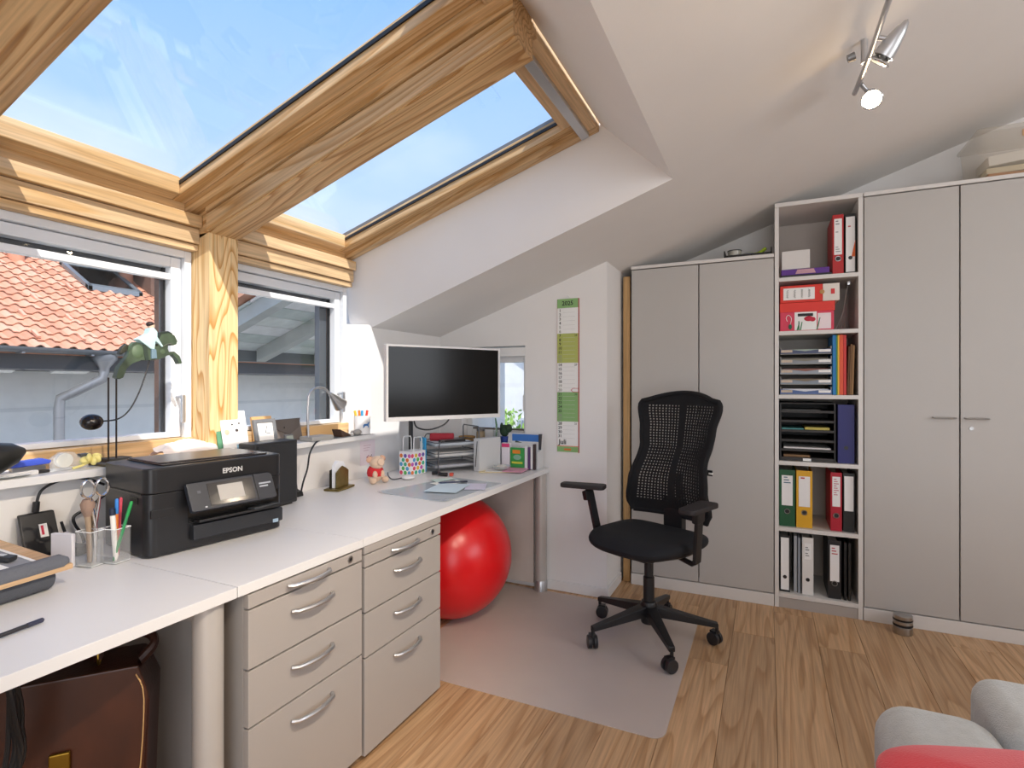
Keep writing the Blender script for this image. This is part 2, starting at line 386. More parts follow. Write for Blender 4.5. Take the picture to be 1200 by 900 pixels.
# skylights: frame, sash, pane
for i, (y0, y1) in enumerate(MODS):
    r = sroot('window_%d' % (i+5))
    f = MB()
    slope(f, -2.13, -.665, y0, y0+.05, -.01, .10); slope(f, -2.13, -.665, y1-.05, y1, -.01, .10)
    part('frame', f, PINE_X, r, .003)
    f = MB(); slope(f, -2.13, -2.05, y0+.05, y1-.05, -.01, .10); slope(f, -.73, -.665, y0+.05, y1-.05, -.01, .10)
    part('frame_rail', f, PINE_Y, r, .003)
    f = MB(); a, b = y0+.05, y1-.05
    slope(f, -2.05, -.73, a, a+.052, .018, .085); slope(f, -2.05, -.73, b-.052, b, .018, .085)
    part('sash', f, PINE_X, r, .006)
    f = MB(); slope(f, -2.05, -2.0, a+.052, b-.052, .018, .085); slope(f, -.80, -.73, a+.052, b-.052, .018, .085)
    part('sash_rail', f, PINE_Y, r, .006)
    f = MB(); a2, b2 = a+.044, b-.044
    slope(f, -2.01, -.79, a2, a2+.014, .055, .068); slope(f, -2.01, -.79, b2-.014, b2, .055, .068)
    part('gasket', f, BLACKP, r)
    part('pane', slope(MB(), -2.005, -.79, a2+.006, b2-.006, .060, .066), GLASS, r)
    f = MB(); slope(f, -2.16, -.62, y0-.03, y0+.062, .101, .125); slope(f, -2.16, -.62, y1-.062, y1+.03, .101, .125)
    slope(f, -.84, -.62, y0+.062, y1-.062, .101, .17); slope(f, -2.16, -2.08, y0+.062, y1-.062, .101, .125)
    part('flashing', f, mat('6d7276', .4, .6), r, .003)
    if i == 2: part('vent_bar', slope(MB(), -.735, -.70, y0+.03, y1-.03, -.028, -.008), ALU, r, .004)
# upright windows under the skylights
WFR = mat('dfe2e6', .35)
for i, (y0, y1) in enumerate(MODS):
    r = sroot('window_%d' % (i+1)); z0, z1 = .985, 1.775
    y0 += .004; y1 -= .004
    f = MB(); f.box(-2.14, -2.08, y0, y0+.028, z0, z1); f.box(-2.14, -2.08, y1-.028, y1, z0, z1); f.box(-2.14, -2.08, y0+.028, y1-.028, z1-.028, z1)
    part('frame', f, WFR, r, .003)
    part('bottom_rail', MB().box(-2.15, -2.065, y0, y1, .956, 1.04), PINE_Y, r, .005)
    f = MB(); a, b = y0+.03, y1-.03
    f.box(-2.15, -2.10, a, a+.04, 1.042, z1-.03); f.box(-2.15, -2.10, b-.04, b, 1.042, z1-.03)
    f.box(-2.15, -2.10, a+.04, b-.04, z1-.07, z1-.03); f.box(-2.15, -2.10, a+.04, b-.04, 1.042, 1.062)
    part('sash', f, WFR, r, .004)
    f = MB(); f.box(-2.147, -2.135, a+.038, a+.05, 1.06, z1-.07); f.box(-2.147, -2.135, b-.05, b-.038, 1.06, z1-.07)
    part('gasket', f, BLACKP, r)
    part('pane', MB().box(-2.143, -2.138, a+.04, b-.04, 1.06, z1-.068), GLASS, r)
    part('blind_box', MB().box(-2.13, -2.102, a+.04, b-.04, z1-.12, z1-.095), mat('eef0f2', .3), r, .004)
    part('blind_guide', MB().box(-2.19 if i == 2 else -2.16, -2.155, b-(.095 if i == 2 else .050), b-.045, 1.0, z1-.05), mat('5d646b', .4, .3), r, .003)
    part('outer_strip', MB().box(-2.20, -2.16, b-.044, b-.025, 1.0, z1-.05), mat('6b4d3c', .6), r, .003)
    part('outer_blind', MB().box(-2.20, -2.155, a, b, z1-.10, z1-.02), mat('44484c', .5, .3), r, .003)
    h = MB(); h.cyl((-2.10, b-.018, 1.20), (-2.055, b-.018, 1.20), .007); h.box(-2.066, -2.054, b-.026, b-.010, 1.10, 1.208)
    part('handle', h, ALU, r, .003)
    h = MB(); h.box(-2.105, -2.085, a+.004, a+.018, 1.16, 1.30)
    part('hinge', h, ALU, r, .003)
# inner window board over the desk
struct('window_board', MB().box(-2.10, -1.925, YL, 2.345, .956, .981), WHITEP, bev=.003)

# small casement in the gable wall
r = sroot('window_8'); x0, x1, z0, z1 = WX0, WX1, WZ0+.03, WZ1-.06
f = MB(); y0, y1 = YG+.07, YG+.13
f.box(x0, x0+.04, y0, y1, z0, z1); f.box(x1-.04, x1, y0, y1, z0, z1); f.box(x0+.04, x1-.04, y0, y1, z1-.04, z1); f.box(x0+.04, x1-.04, y0, y1, z0, z0+.06)
part('frame', f, WHITEP, r, .003)
part('gasket', MB().box(x0+.04, x1-.04, y0+.01, y0+.03, z0+.06, z0+.072), mat('6c6258', .5), r)
part('pane', MB().box(x0+.038, x1-.038, y0+.03, y0+.035, z0+.06, z1-.038), GLASS, r)
h = MB(); h.cyl((x1-.02, y0, 1.17), (x1-.02, y0-.035, 1.17), .007); h.box(x1-.028, x1-.012, y0-.045, y0-.033, 1.08, 1.18); part('handle', h, WHITEP, r, .003)
part('sill', MB().box(x0-.02, x1+.01, YG-.10, y0+.02, .845, .872), OFFWHITE, r, .004)
part('blind_box', MB().box(x0, x1, YG+.0, YG+.06, z1-.005, z1+.05), WHITEP, r, .004)

# ------------------------------------------------------------------ outside: neighbouring houses, hedge, ground
struct('ground', MB().box(-60, 40, -40, 60, -4.2, -4.0), mat('8a867e', .9, var=.15, vscale=.6))
TERRA = [mat('d59a7c', .8, var=.12, vscale=6), mat('ca8d70', .8, var=.12, vscale=6), mat('dca68a', .8, var=.12, vscale=6)]
def rz_(x): return 1.80+.577*(-10-x)
hs = thing('neighbour_house', 'house with terracotta tiled roof and grey gutter across the yard', 'house', (0, 0, 0))
part('wall', MB().box(-18, -11.0, -6, 16, -4, 1.50), mat('eceae6', .9, bump=.1, bscale=40), hs)
part('soffit', MB().box(-11.0, -10.06, -6, 16, 1.46, 1.72), mat('4a4b4d', .7), hs)
roof = part('roof', MB().prism([(-10.0, 1.70), (-10.0, 1.785), (-17.5, rz_(-17.5)-.015), (-17.5, rz_(-17.5)-.2)], 'y', -6, 16), TERRA[1], hs)
ca, sa = math.cos(R(30)), math.sin(R(30))
TW, TP = .215, .245                                          # tile width and course pitch
def tf(u, v):
    h = .008+.046*max(0, math.sin(math.pi*min(1, u/.62)))+(1-v)*.032; s_ = v*(TP+.03)
    return (-s_*ca+h*sa, u*(TW+.008), s_*sa+h*ca)
tm = []
for mcol in TERRA:
    me = MB().grid(8, 1, tf).mesh('tile', solid=.012, smooth=60); me.materials.append(mcol); tm.append(me)
cnt = 0; far = MB()
for rrow in range(25):
    d = rrow*TP*ca; ya, yb = (10+d)*.39-.35, (10+d)*.63+.25
    for kk in range(int(ya/TW), int(yb/TW)+1):
        xx = -10.0-d+.05; yy = kk*TW
        if yy > 7.4 and xx < -12.3: continue
        if cnt < 299: link('tile', tm[random.randrange(3)], None, roof, (xx, yy, rz_(xx))); cnt += 1
        else: far.grid(8, 1, lambda u, v: tuple(Vector(tf(u, v))+Vector((xx, yy, rz_(xx)))))
if far.v: part('tile_field', far, TERRA[0], roof, kind='stuff', solid=.012, smooth=60)
for rrow in range(1, 24, 3):                                     # raised snow-stop tiles
    for kk in range(4):
        xx = -10.05-rrow*TP*ca; yy = (10+rrow*TP*ca)*(.42+.06*kk)+.17*(rrow % 2)
        if yy > 7.2 and xx < -12.1: continue
        part('snow_stop', MB().obox((xx, yy, rz_(xx)+.08), (.22, .05, .035), (0, 30, 0)), TERRA[2], roof)
g = MB(); g.grid(10, 1, lambda u, v: (-9.92+.085*math.cos(math.pi*(1+u)), -6+22*v, 1.80+.085*math.sin(math.pi*(1+u))))
part('gutter', g, mat('7b7d82', .4, .6), hs, solid=.006)
for yy in (3.2, 4.1, 5.0, 5.9, 6.8): part('gutter_hook', MB().box(-10.02, -9.82, yy, yy+.04, 1.70, 1.722), mat('8a8c90', .4, .6), hs)
pw = mat('f0efec', .6)
for yy in (3.75, 4.75, 7.2): part('rafter_end', MB().prism([(-10.5, 1.42), (-10.15, 1.52), (-10.15, 1.72), (-10.5, 1.72)], 'y', yy, yy+.5), pw, hs)
dp = MB(); dp.lathe([(.07, 1.42), (.08, 1.52), (.19, 1.66), (.19, 1.74)], (-10.05, 5.30, 0), 16)
dp.tube([(-10.05, 5.30, 1.45), (-10.05, 5.28, 1.34), (-10.25, 4.98, 1.12), (-10.38, 4.84, 1.02), (-10.38, 4.82, .85), (-10.38, 4.82, -4)], .075, 14)
part('downpipe', dp, mat('8f9094', .4, .5), hs)
part('wall_band', MB().box(-11.03, -10.99, 2, 16, .80, .86), mat('dddcd9', .8), hs)
for (x0, x1, y0, y1) in ((-13.25, -12.2, 6.15, 7.2), (-14.4, -13.5, 5.2, 6.2)):
    f = MB()
    def rb(mb, xa, xb, ya, yb, h0, h1):
        return mb.hexa([(xa, ya, rz_(xa)+h0), (xb, ya, rz_(xb)+h0), (xb, yb, rz_(xb)+h0), (xa, yb, rz_(xa)+h0),
                        (xa, ya, rz_(xa)+h1), (xb, ya, rz_(xb)+h1), (xb, yb, rz_(xb)+h1), (xa, yb, rz_(xa)+h1)])
    rb(f, x0, x1, y0, y0+.09, .05, .15); rb(f, x0, x1, y1-.09, y1, .05, .15); rb(f, x0, x0+.1, y0, y1, .05, .15); rb(f, x1-.1, x1, y0, y1, .05, .15)
    wf = part('roof_window', f, mat('8b9297', .4, .5), hs, .01)
    part('pane', rb(MB(), x0+.1, x1-.1, y0+.09, y1-.09, .08, .12), DARKGLASS, wf)
for (xx, yy, h) in ((-12.95, 7.28, .42), (-13.2, 5.42, .40)):
    part('vent_pipe', MB().lathe([(.13, -.2), (.13, h*.7), (.18, h*.72), (.18, h), (.10, h+.02)], (xx, yy, rz_(xx)+.08), 16), TERRA[1], hs)
part('dormer_wall', MB().box(-17, -12.35, 7.45, 12, 2.5, 4.9), mat('6b5144', .85, var=.1), hs)
part('dormer_roof', MB().prism([(6.6, 4.0), (9.2, 5.5), (9.2, 5.64), (6.55, 4.12)], 'x', -17, -12.0), mat('57433a', .85), hs)
for kk in range(12):
    part('verge_tile', MB().ball((-12.05-.16*kk, 6.58, 4.14), .10, (.8, 1.2, .7), 10, 6), TERRA[kk % 3], hs)
part('dormer_window', MB().box(-12.36, -12.32, 7.7, 8.3, 3.2, 4.2), mat('9aa4b5', .3), hs)
part('bracket', MB().box(-12.7, -12.4, 7.0, 7.4, 4.02, 4.2), mat('b08a6c', .8), hs)
# open timber eave of the wing next door, seen through the second window
ev = thing('wing_eave', 'open timber eave with pale weathered boards of the wing next door', 'eave', (0, 0, 0))
def evz(x): return 1.62+.36*(x+5.2)
bm_ = [mat('e2e8e4', .8, var=.1, vscale=8), mat('c9d3ce', .8, var=.1, vscale=8), mat('f0f1ef', .8, var=.08, vscale=8)]
for kk in range(9):
    xa = -5.2+kk*.20; xb = xa+.19
    part('board', MB().hexa([(xa, 3.4, evz(xa)), (xb, 3.4, evz(xb)), (xb, 6.2, evz(xb)), (xa, 6.2, evz(xa)),
                             (xa, 3.4, evz(xa)+.025), (xb, 3.4, evz(xb)+.025), (xb, 6.2, evz(xb)+.025), (xa, 6.2, evz(xa)+.025)]), bm_[kk % 3], ev, .003)
for yy in (3.42, 4.25, 5.1, 5.95):
    part('rafter', MB().hexa([(-5.15, yy, evz(-5.15)-.14), (-3.4, yy, evz(-3.4)-.14), (-3.4, yy+.12, evz(-3.4)-.14), (-5.15, yy+.12, evz(-5.15)-.14),
                              (-5.15, yy, evz(-5.15)-.002), (-3.4, yy, evz(-3.4)-.002), (-3.4, yy+.12, evz(-3.4)-.002), (-5.15, yy+.12, evz(-5.15)-.002)]), mat('b9bdb9', .8, var=.1), ev, .006)
part('fascia', MB().box(-5.26, -5.2, 3.3, 6.3, 1.50, 1.68), mat('6d7376', .6), ev)
part('roof_tiles', MB().hexa([(-5.3, 3.3, evz(-5.3)+.04), (-3.3, 3.3, evz(-3.3)+.04), (-3.3, 6.3, evz(-3.3)+.04), (-5.3, 6.3, evz(-5.3)+.04),
                              (-5.3, 3.3, evz(-5.3)+.12), (-3.3, 3.3, evz(-3.3)+.12), (-3.3, 6.3, evz(-3.3)+.12), (-5.3, 6.3, evz(-5.3)+.12)]), TERRA[0], ev)
part('wing_wall', MB().box(-3.4, -3.2, 3.7, 6.2, -4, evz(-3.4)), mat('d9dade', .9), ev)
# white house and hedge beyond the little gable window
h2 = thing('white_house', 'sunlit white gabled house beyond the hedge', 'house', (0, 0, 0))
part('wall', MB().prism([(-9, -4), (-4.2, -4), (-4.2, 1.7), (-6.6, 3.3), (-9, 1.7)], 'y', 11, 17), mat('f2f0ec', .9), h2)
for s_ in (-1, 1):
    part('roof', MB().hexa([(-6.6+s_*3.0, 10.85, 1.25), (-6.6, 10.85, 3.3), (-6.6, 17, 3.3), (-6.6+s_*3.0, 17, 1.25),
                            (-6.6+s_*3.0, 10.85, 1.42), (-6.6, 10.85, 3.5), (-6.6, 17, 3.5), (-6.6+s_*3.0, 17, 1.42)]), mat('c9b6a2', .8), h2)
for (xx, zz) in ((-4.75, -.4), (-5.6, -.4)):
    wf = part('window', MB().box(xx-.22, xx+.22, 10.95, 11.0, zz, zz+.9), mat('c9ccd0', .5), h2)
    part('pane', MB().box(xx-.17, xx+.17, 10.94, 10.96, zz+.05, zz+.85), mat('8b97a3', .2), wf)
hg = MB()
for i in range(2600):
    xx = random.uniform(-5.2, -2.0); top = .70+.16*math.sin(xx*5)+.1*math.sin(xx*13)
    zz = top-abs(random.gauss(0, .5)); yy = random.uniform(6.4, 7.2); sz = random.uniform(.03, .06)
    m3 = Euler((random.random()*6, random.random()*6, random.random()*6)).to_matrix(); cc = Vector((xx, yy, zz))
    hg.add([cc+m3 @ Vector(v)*sz for v in ((-1, 0, 0), (0, -.5, .1), (1, 0, 0), (0, .5, .1))], [(0, 1, 2, 3)])
o = single('hedge', hg, mat('8fb45a', .7, var=.35, vscale=4), 'bright green leafy hedge outside the gable window', 'hedge'); o['kind'] = 'stuff'

# ------------------------------------------------------------------ desk run
def leg(parent, x, y, h, r=.035):
    part('leg', MB().cyl((x, y, .0), (x, y, h), r, n=24), mat('c3beb8', .35, .2), parent)
    part('foot', MB().lathe([(r+.004, 0), (r+.004, .06), (r+.001, .065)], (x, y, 0), 24), ALU, parent)
dk = thing('desk', 'pale grey desk with round leg beside the drawer units and briefcase beneath', 'desk', (-1.6, 0, 0))
part('top', MB().box(-.40, .395, -1.2, .938, .712, .74), DESK, dk, .002)
for yy in (-1.1, .895): leg(dk, .345, yy, .712); leg(dk, -.32, yy, .712)
part('frame_rail', MB().box(-.30, .33, .88, .91, .66, .71), GREY, dk)
part('modesty_panel', MB().box(-.37, -.355, -1.1, .88, .30, .70), GREY, dk)
dk2 = thing('desk', 'pale grey desk reaching the gable wall above the red exercise ball', 'desk', (-1.6, 2.25, 0))
part('top', MB().box(-.398, .395, -.842, .838, .712, .74), DESK, dk2, .002)
for xx in (.355, -.32): leg(dk2, xx, .80, .712)
part('side_panel', MB().box(-.34, .31, .79, .805, .04, .70), mat('cfc6bd', .5), dk2)
def handle_pts(y, z, l=.155):
    return [(0.004, y-l/2, z), (.018, y-l/2+.012, z)]+[(.018+.012*math.sin(math.pi*i/8), y-l/2+.012+(l-.024)*i/8, z) for i in range(1, 8)]+[(.018, y+l/2-.012, z), (.004, y+l/2, z)]
def pedestal(label, y0, y1, zs, ztop):
    p = thing('drawer_pedestal', label, 'drawer unit', (-1.205, y0, 0)); W = y1-y0
    part('body', MB().box(-.62, -.02, 0.004, W-.004, .02, zs[0]-.002), mat('aaa49e', .45), p, .003)
    for i in range(4):
        dr = part('drawer', MB().box(-.02, 0, .004, W-.004, zs[i+1]+.0025, zs[i]-.0025), GREY, p, .002)
        zc = (zs[i]+zs[i+1])/2 if i == 0 else zs[i]-.055
        part('handle', MB().tube(handle_pts(W*.50 if i else W*.47, zc), .0065, 8), ALU, dr)
        if i == 0: part('lock', MB().cyl((-.001, W*.86, zc+.002), (.004, W*.86, zc+.002), .010, n=16), STEEL, dr); part('keyhole', MB().cyl((.0035, W*.86, zc+.002), (.0048, W*.86, zc+.002), .005, n=12), BLACKP, dr)
    if ztop: part('top', MB().box(-.79, 0, -.026, W+.0015, .712, .74), DESK, p, .002)
    else: part('top', MB().box(-.62, 0, .002, W-.002, zs[0]+.001, .711), GREY, p, .002)
    for yy in (.05, W-.05): part('castor', MB().cyl((-.08, yy-.012, .011), (-.08, yy+.012, .011), .011, n=14), BLACKP, p)
    return p
pedestal('grey four-drawer unit with its own flush top beside the round desk leg', .966, 1.405, (.71, .669, .512, .362, .03), True)
pedestal('grey four-drawer unit under the desk next to the red ball', 1.41, 1.876, (.685, .640, .490, .340, .015), False)

# ------------------------------------------------------------------ cupboards and shelf unit
YF = 3.39
def cupboard(label, x0, x1, h, hz):
    p = thing('cupboard', label, 'cupboard', (x0, YF, 0)); W = x1-x0
    b = MB(); b.box(.0, .02, .02, .43, .07, h-.022); b.box(W-.02, W, .02, .43, .07, h-.022); b.box(.02, W-.02, .41, .43, .07, h-.022); b.box(.02, W-.02, .02, .41, .07, .09)
    part('carcass', b, OFFWHITE, p, .001)
    part('plinth', MB().box(0, W, -.002, .43, .0, .068), OFFWHITE, p, .002)
    part('top', MB().box(0, W, -.002, .43, h-.020, h), OFFWHITE, p, .002)
    for i in (0, 1):
        dx0, dx1 = (.003, W/2-.003) if i == 0 else (W/2+.003, W-.003)
        dr = part('door', MB().box(dx0, dx1, 0, .018, .074, h-.026), GREY_DOOR, p, .001)
        hx = W/2-.065 if i == 0 else W/2+.065
        part('handle', MB().tube([(hx-.045, .0, hz), (hx-.045, -.022, hz), (hx+.045, -.022, hz), (hx+.045, .0, hz)], .0045, 8), STEEL, dr)
        if i: part('lock', MB().cyl((W/2+.045, .001, hz-.05), (W/2+.045, -.003, hz-.05), .009, n=14), STEEL, dr)
    return p
cupboard('low grey two-door cupboard behind the office chair', -.775, .031, 1.985, 1.12)
cupboard('tall grey two-door cupboard right of the open shelves, doorstop before it', .458, 1.268, 2.262, 1.08)
SX0, SX1 = .034, .455
su = thing('shelf_unit', 'tall narrow open shelf unit filled with binders between the cupboards', 'shelf', (SX0, YF, 0)); W = SX1-SX0
SH = [.08, .45, .82, 1.19, 1.545, 1.845]
b = MB(); b.box(0, .021, 0, .43, .0, 2.24); part('side', b, OFFWHITE, su, .001)
part('side', MB().box(W-.021, W, 0, .43, 0, 2.24), OFFWHITE, su, .001)
part('top', MB().box(0, W, 0, .43, 2.241, 2.264), OFFWHITE, su, .001)
part('back', MB().box(.021, W-.021, .415, .43, 0, 2.24), mat('c8bfb6', .6), su)
part('plinth', MB().box(.021, W-.021, .004, .02, 0, .055), GREY, su)
for z in SH: part('shelf', MB().box(.021, W-.021, .0, .414, z-.022, z), OFFWHITE, su, .001)
# timber board in the gap between wall nib and cupboard
single('timber_board', MB().box(-.832, -.79, 3.42, 3.445, 0.001, 1.93), woodmat('gap_board', 'z', 'd7ae77', 'b98a52', 7, 3), 'raw wooden board standing in the gap beside the low cupboard', 'board', bev=.002)

def binder(label, x0, wd, z, col, lab=(.25, .9), h=.318, dep=.285, labcol='f2f0ee', y=YF+.03, ring=True, rim='aaaaaa', tilt=0, lw=.70, notes=None):
    m = mat(col, .5)
    p = thing('binder', label, 'binder', (x0, y, z), 0)
    t = .003
    b = MB(); b.box(0, wd, 0, t, .001, h); b.box(0, t, t, dep, .001, h); b.box(wd-t, wd, t, dep, .001, h)
    part('cover', b, m, p, .001)
    part('pages', MB().box(t+.002, wd-t-.008, .012, dep-.01, .006, h-.02), mat('dcd8d0', .9, bump=.3, bscale=300), p)
    if lab: part('spine_label', MB().box(wd*(.5-lw/2), wd*(.5+lw/2), -.0014, -.0002, h*lab[0], h*lab[1]), mat(labcol, .6), p)
    zr = .085; rr = min(.013, wd*.25)
    part('finger_hole', MB().cyl((wd/2, -.0005, zr), (wd/2, -.0022, zr), rr*.78, n=18), BLACKP, p)
    if ring:
        part('ring', MB().tube([(wd/2+rr*math.cos(R(a)), -.0025, zr+rr*math.sin(R(a))) for a in range(0, 361, 20)], .002, 6), mat(rim, .3, .9), p)
    if notes:
        for (nl, fz, sz, cc) in notes:                 # illegible lines of writing
            f_ = MB()
            for q_ in range(nl): f_.box(wd*.28, wd*(.52+.2*((q_*7) % 3)/2), -.0024, -.0014, h*fz-q_*sz*1.5, h*fz-q_*sz*1.5+sz*.5)
            part('writing', f_, mat(cc, .7), p)
    if tilt: p.rotation_euler = (0, R(tilt), 0)
    return p
# bottom shelf
z = SH[0]
binder('slim binder with white spine label, black edges and black finger hole on the bottom shelf', .060, .052, z+.0, '1b1b1d', (.04, .96), lw=.78, ring=False)
fo = MB().box(0, .016, 0, .24, .001, .315); single('folder', fo, mat('b6bcc2', .5), 'grey cardboard folder leaning between two pale binders', 'folder', (.132, YF+.05, z), bev=.001)
fo = MB().box(0, .012, 0, .26, .001, .31); single('folder', fo, mat('9aa3ad', .5), 'blue-grey thin folder next to the all-white binder', 'folder', (.152, YF+.04, z), bev=.001)
binder('all white binder on the bottom shelf', .172, .055, z, 'e9e7e3', (.62, .90), labcol='f6f6f4', ring=False, lw=.6, notes=[(2, .82, .008, '555555'), (2, .72, .008, '666666')])
binder('black binder with printed white label and steel ring on the bottom shelf', .297, .062, z, '222224', (.30, .92), notes=[(3, .86, .010, 'c03040')])
for kk, cc in enumerate(('191a1b', '242220')):
    single('folder', MB().box(0, .012, 0, .28, .001, .312), mat(cc, .5), ('flat black folder', 'very dark brown folder')[kk]+' at the end of the bottom shelf', 'folder', (.372+kk*.020, YF+.03, z), bev=.001)
# second shelf
z = SH[1]
binder('dark green binder on the second shelf', .058, .079, z, '14532f', (.37, .90), notes=[(3, .86, .010, '3a6a7a')])
binder('yellow binder beside the green one', .143, .079, z, 'e0a81c', (.37, .90), notes=[(1, .86, .014, 'c03030')])
binder('crimson binder on the second shelf', .309, .053, z, 'b3122b', (.42, .93), notes=[(8, .88, .008, 'c06070')])
binder('black marbled binder with white spine label beside the crimson binder', .368, .053, z, '20201f', (.36, .95), ring=False, lw=.8)
# third shelf: black sorter and blue binder
z = SH[2]
so_ = thing('paper_sorter', 'black six-slot paper sorter', 'paper sorter', (.060, YF+.02, z))
Wd, Hh = .272, .325
b = MB(); b.box(0, .008, 0, .33, .001, Hh); b.box(Wd-.008, Wd, 0, .33, .001, Hh); b.box(.008, Wd-.008, .32, .33, .001, Hh); b.box(.008, Wd-.008, 0, .33, Hh-.006, Hh)
part('case', b, mat('1d1a18', .5), so_, .001)
for i in range(6):
    zz = .002+i*.0535
    part('shelf', MB().box(.009, Wd-.009, 0, .31, zz, zz+.013 if i else zz+.02), mat('2a2522', .5), so_, .001)
for (sl, x0, x1, hh, cc, lb) in ((1, .02, .25, .008, 'e9e4df', 'white sheaf'), (3, .01, .12, .006, '5fa3a0', 'teal booklet'), (3, .125, .245, .014, 'c8b860', 'yellow notepad'), (0, .02, .15, .012, '8a6a4a', 'brown envelope'), (5, .01, .20, .004, '6a6a68', 'grey sheet')):
    zz = .0028+sl*.0535+(.013 if sl else .02)
    single('papers', MB().box(x0, x1, .012, .27, zz, zz+hh), mat(cc, .8), lb+' lying in a slot of the black sorter', 'paper', (.060, YF+.02, z), bev=.001)
single('sticker', MB().box(.115, .155, -.0015, -.0004, .004, .018), PAPER, 'small white sticker on the lowest slot of the black sorter', 'sticker', (.060, YF+.02, z))
binder('blue binder beside the black sorter', .343, .077, z, '23246b', None, ring=False)
# fourth shelf: letter trays and folders
z = SH[3]
names = ('lowest', 'second lowest', 'middle', 'second highest', 'topmost')
for i in range(5):
    t_ = thing('letter_tray', 'smoky clear letter tray, %s of the stack of five' % names[i], 'letter tray', (.063, YF+.02, z+i*.056), 0, 'letter trays on the shelf')
    b = MB(); b.box(0, .250, 0, .32, .001, .004); b.box(0, .004, 0, .32, .004, .045); b.box(.246, .250, 0, .32, .004, .045)
    part('tray', b, mat('8a857c', .3), t_)
    part('front_lip', MB().prism([(0, .004), (.250, .004), (.250, .030), (.2, .028), (.125, .018), (.05, .028), (0, .030)], 'y', -.002, .002), mat(('2c4a86', '77808a', '8a929a', '7b7f84', '1d2b55')[i], .35), t_)
    part('label_strip', MB().box(.188, .246, -.0035, -.0022, .012, .026), PAPER, t_)
    part('label_strip', MB().box(.004, .060, -.0035, -.0022, .012, .026), mat('c9b8a4', .6), t_)
    part('papers', MB().box(.012, .236, .01, .30, .0045, .026+.01*random.random()), mat(('e6e6ea', '8a7c6a', '9a6a60', '8a8478', 'b7c4b7')[i], .85, bump=.3), t_)
x = .318
for (nm, wd, h, cc, dx) in (('blue folder', .018, .327, '1178b8', 0), ('green edged folder', .006, .326, '3f9a55', 0), ('yellow folder', .009, .326, 'efbd2e', 0), ('orange folder', .018, .328, 'e2542c', 0), ('bright red folder', .015, .325, 'cf2f2a', 0)):
    single('folder', MB().box(0, wd-.001, 0, .25, .001, h), mat(cc, .5), nm+' upright beside the clear letter trays', 'folder', (x, YF+.03, z), bev=.001); x += wd
for i, (h, cc, nm) in enumerate(((.262, '6a4a30', 'brown'), (.274, '8d6b49', 'tan'), (.268, 'b08a60', 'pale tan'))):
    o = single('folder', MB().box(0, .009, 0, .25, .001, h), mat(cc, .7), nm+' card folder leaning on the shelf side beside the red folder', 'folder', (.3855+i*.0102, YF+.03, z+.0008), bev=.001); o.rotation_euler = (0, R(1.5), 0)
# fifth shelf
z = SH[4]
bx = thing('tulip_box', 'pink cardboard box with red lid and tulip print', 'box', (.062, YF+.02, z))
part('body', MB().box(0, .262, 0, .34, .001, .115), mat('d8405a', .6), bx, .002)
part('lid', MB().box(-.002, .266, -.004, .345, .106, .158), mat('e2362a', .55), bx, .002)
part('print_panel', MB().box(.072, .180, -.0016, -.0004, .004, .104), PAPER, bx)
part('slot', MB().obox((.125, -.002, .088), (.075, .002, .016)), INK, bx, .001)
f = MB(); f.ball((.142, -.003, .066), .026, (.9, .08, .55), 12, 8); f.ball((.160, -.003, .062), .018, (.8, .08, .7), 12, 8); part('tulip_print', f, mat('c21f3c', .6), bx)
f = MB()
for (x0, x1, zz) in ((.082, .094, .045), (.090, .092, .055), (.098, .108, .05), (.178, .195, .07)): f.prism([(x0, .004), (x0+.006, .004), (x1+.003, zz), (x1-.001, zz)], 'y', -.003, -.0016)
part('leaf_print', f, mat('2f7d4f', .6), bx)
part('side_label', MB().box(.185, .248, -.0016, -.0004, .008, .094), mat('f0dfe2', .7), bx)
f = MB(); f.tube(smoothpath([(.05, -.002, .035), (.056, -.002, .07), (.042, -.002, .09), (.03, -.002, .075), (.036, -.002, .055)]), .0015, 6); part('cord_print', f, PAPER, bx)
part('bud_print', MB().ball((.050, -.002, .025), .016, (.55, .1, 1), 12, 8), mat('1f5b45', .6), bx)
fb = thing('file_box', 'red file box with handwritten white label on the tulip box', 'box', (.062, YF+.015, z+.159))
part('body', MB().box(0, .208, 0, .33, .0, .094), mat('dd3323', .55), fb, .002)
part('end', MB().box(.209, .288, 0, .33, .0, .094), mat('e4dcd2', .55), fb, .002)
part('label', MB().box(.016, .170, -.0015, -.0003, .014, .080), PAPER, fb)
for i in range(4):                                            # scribbled, illegible handwriting
    part('handwriting', MB().tube([(.036+i*.036+.006*math.sin(q_*2.1+i), -.0022, .026+q_*.0033) for q_ in range(14)], .0011, 5), INK, fb)
part('button', MB().cyl((.205, -.003, .05), (.205, 0, .05), .012, n=16), mat('b5894c', .5), fb)
part('emblem', MB().obox((.256, -.001, .05), (.018, .001, .028)), mat('d43a3a', .6), fb, .0004)
wr = thing('wire_rack', 'folded steel wire rack in the corner beside the tulip box', 'rack', (.366, YF+.06, z+.003))
for i in range(7):
    a = i*.010
    part('wire', MB().tube(smoothpath([(-.030+a*1.4, a*3-.02, .002), (.005+a*.4, a*2, .10+.008*i), (.02+a*.2, a*1.2, .20), (.03, a, .245)]), .0018, 6), STEEL, wr)
part('clamp', MB().obox((.03, .02, .25), (.016, .06, .02)), STEEL, wr, .003)
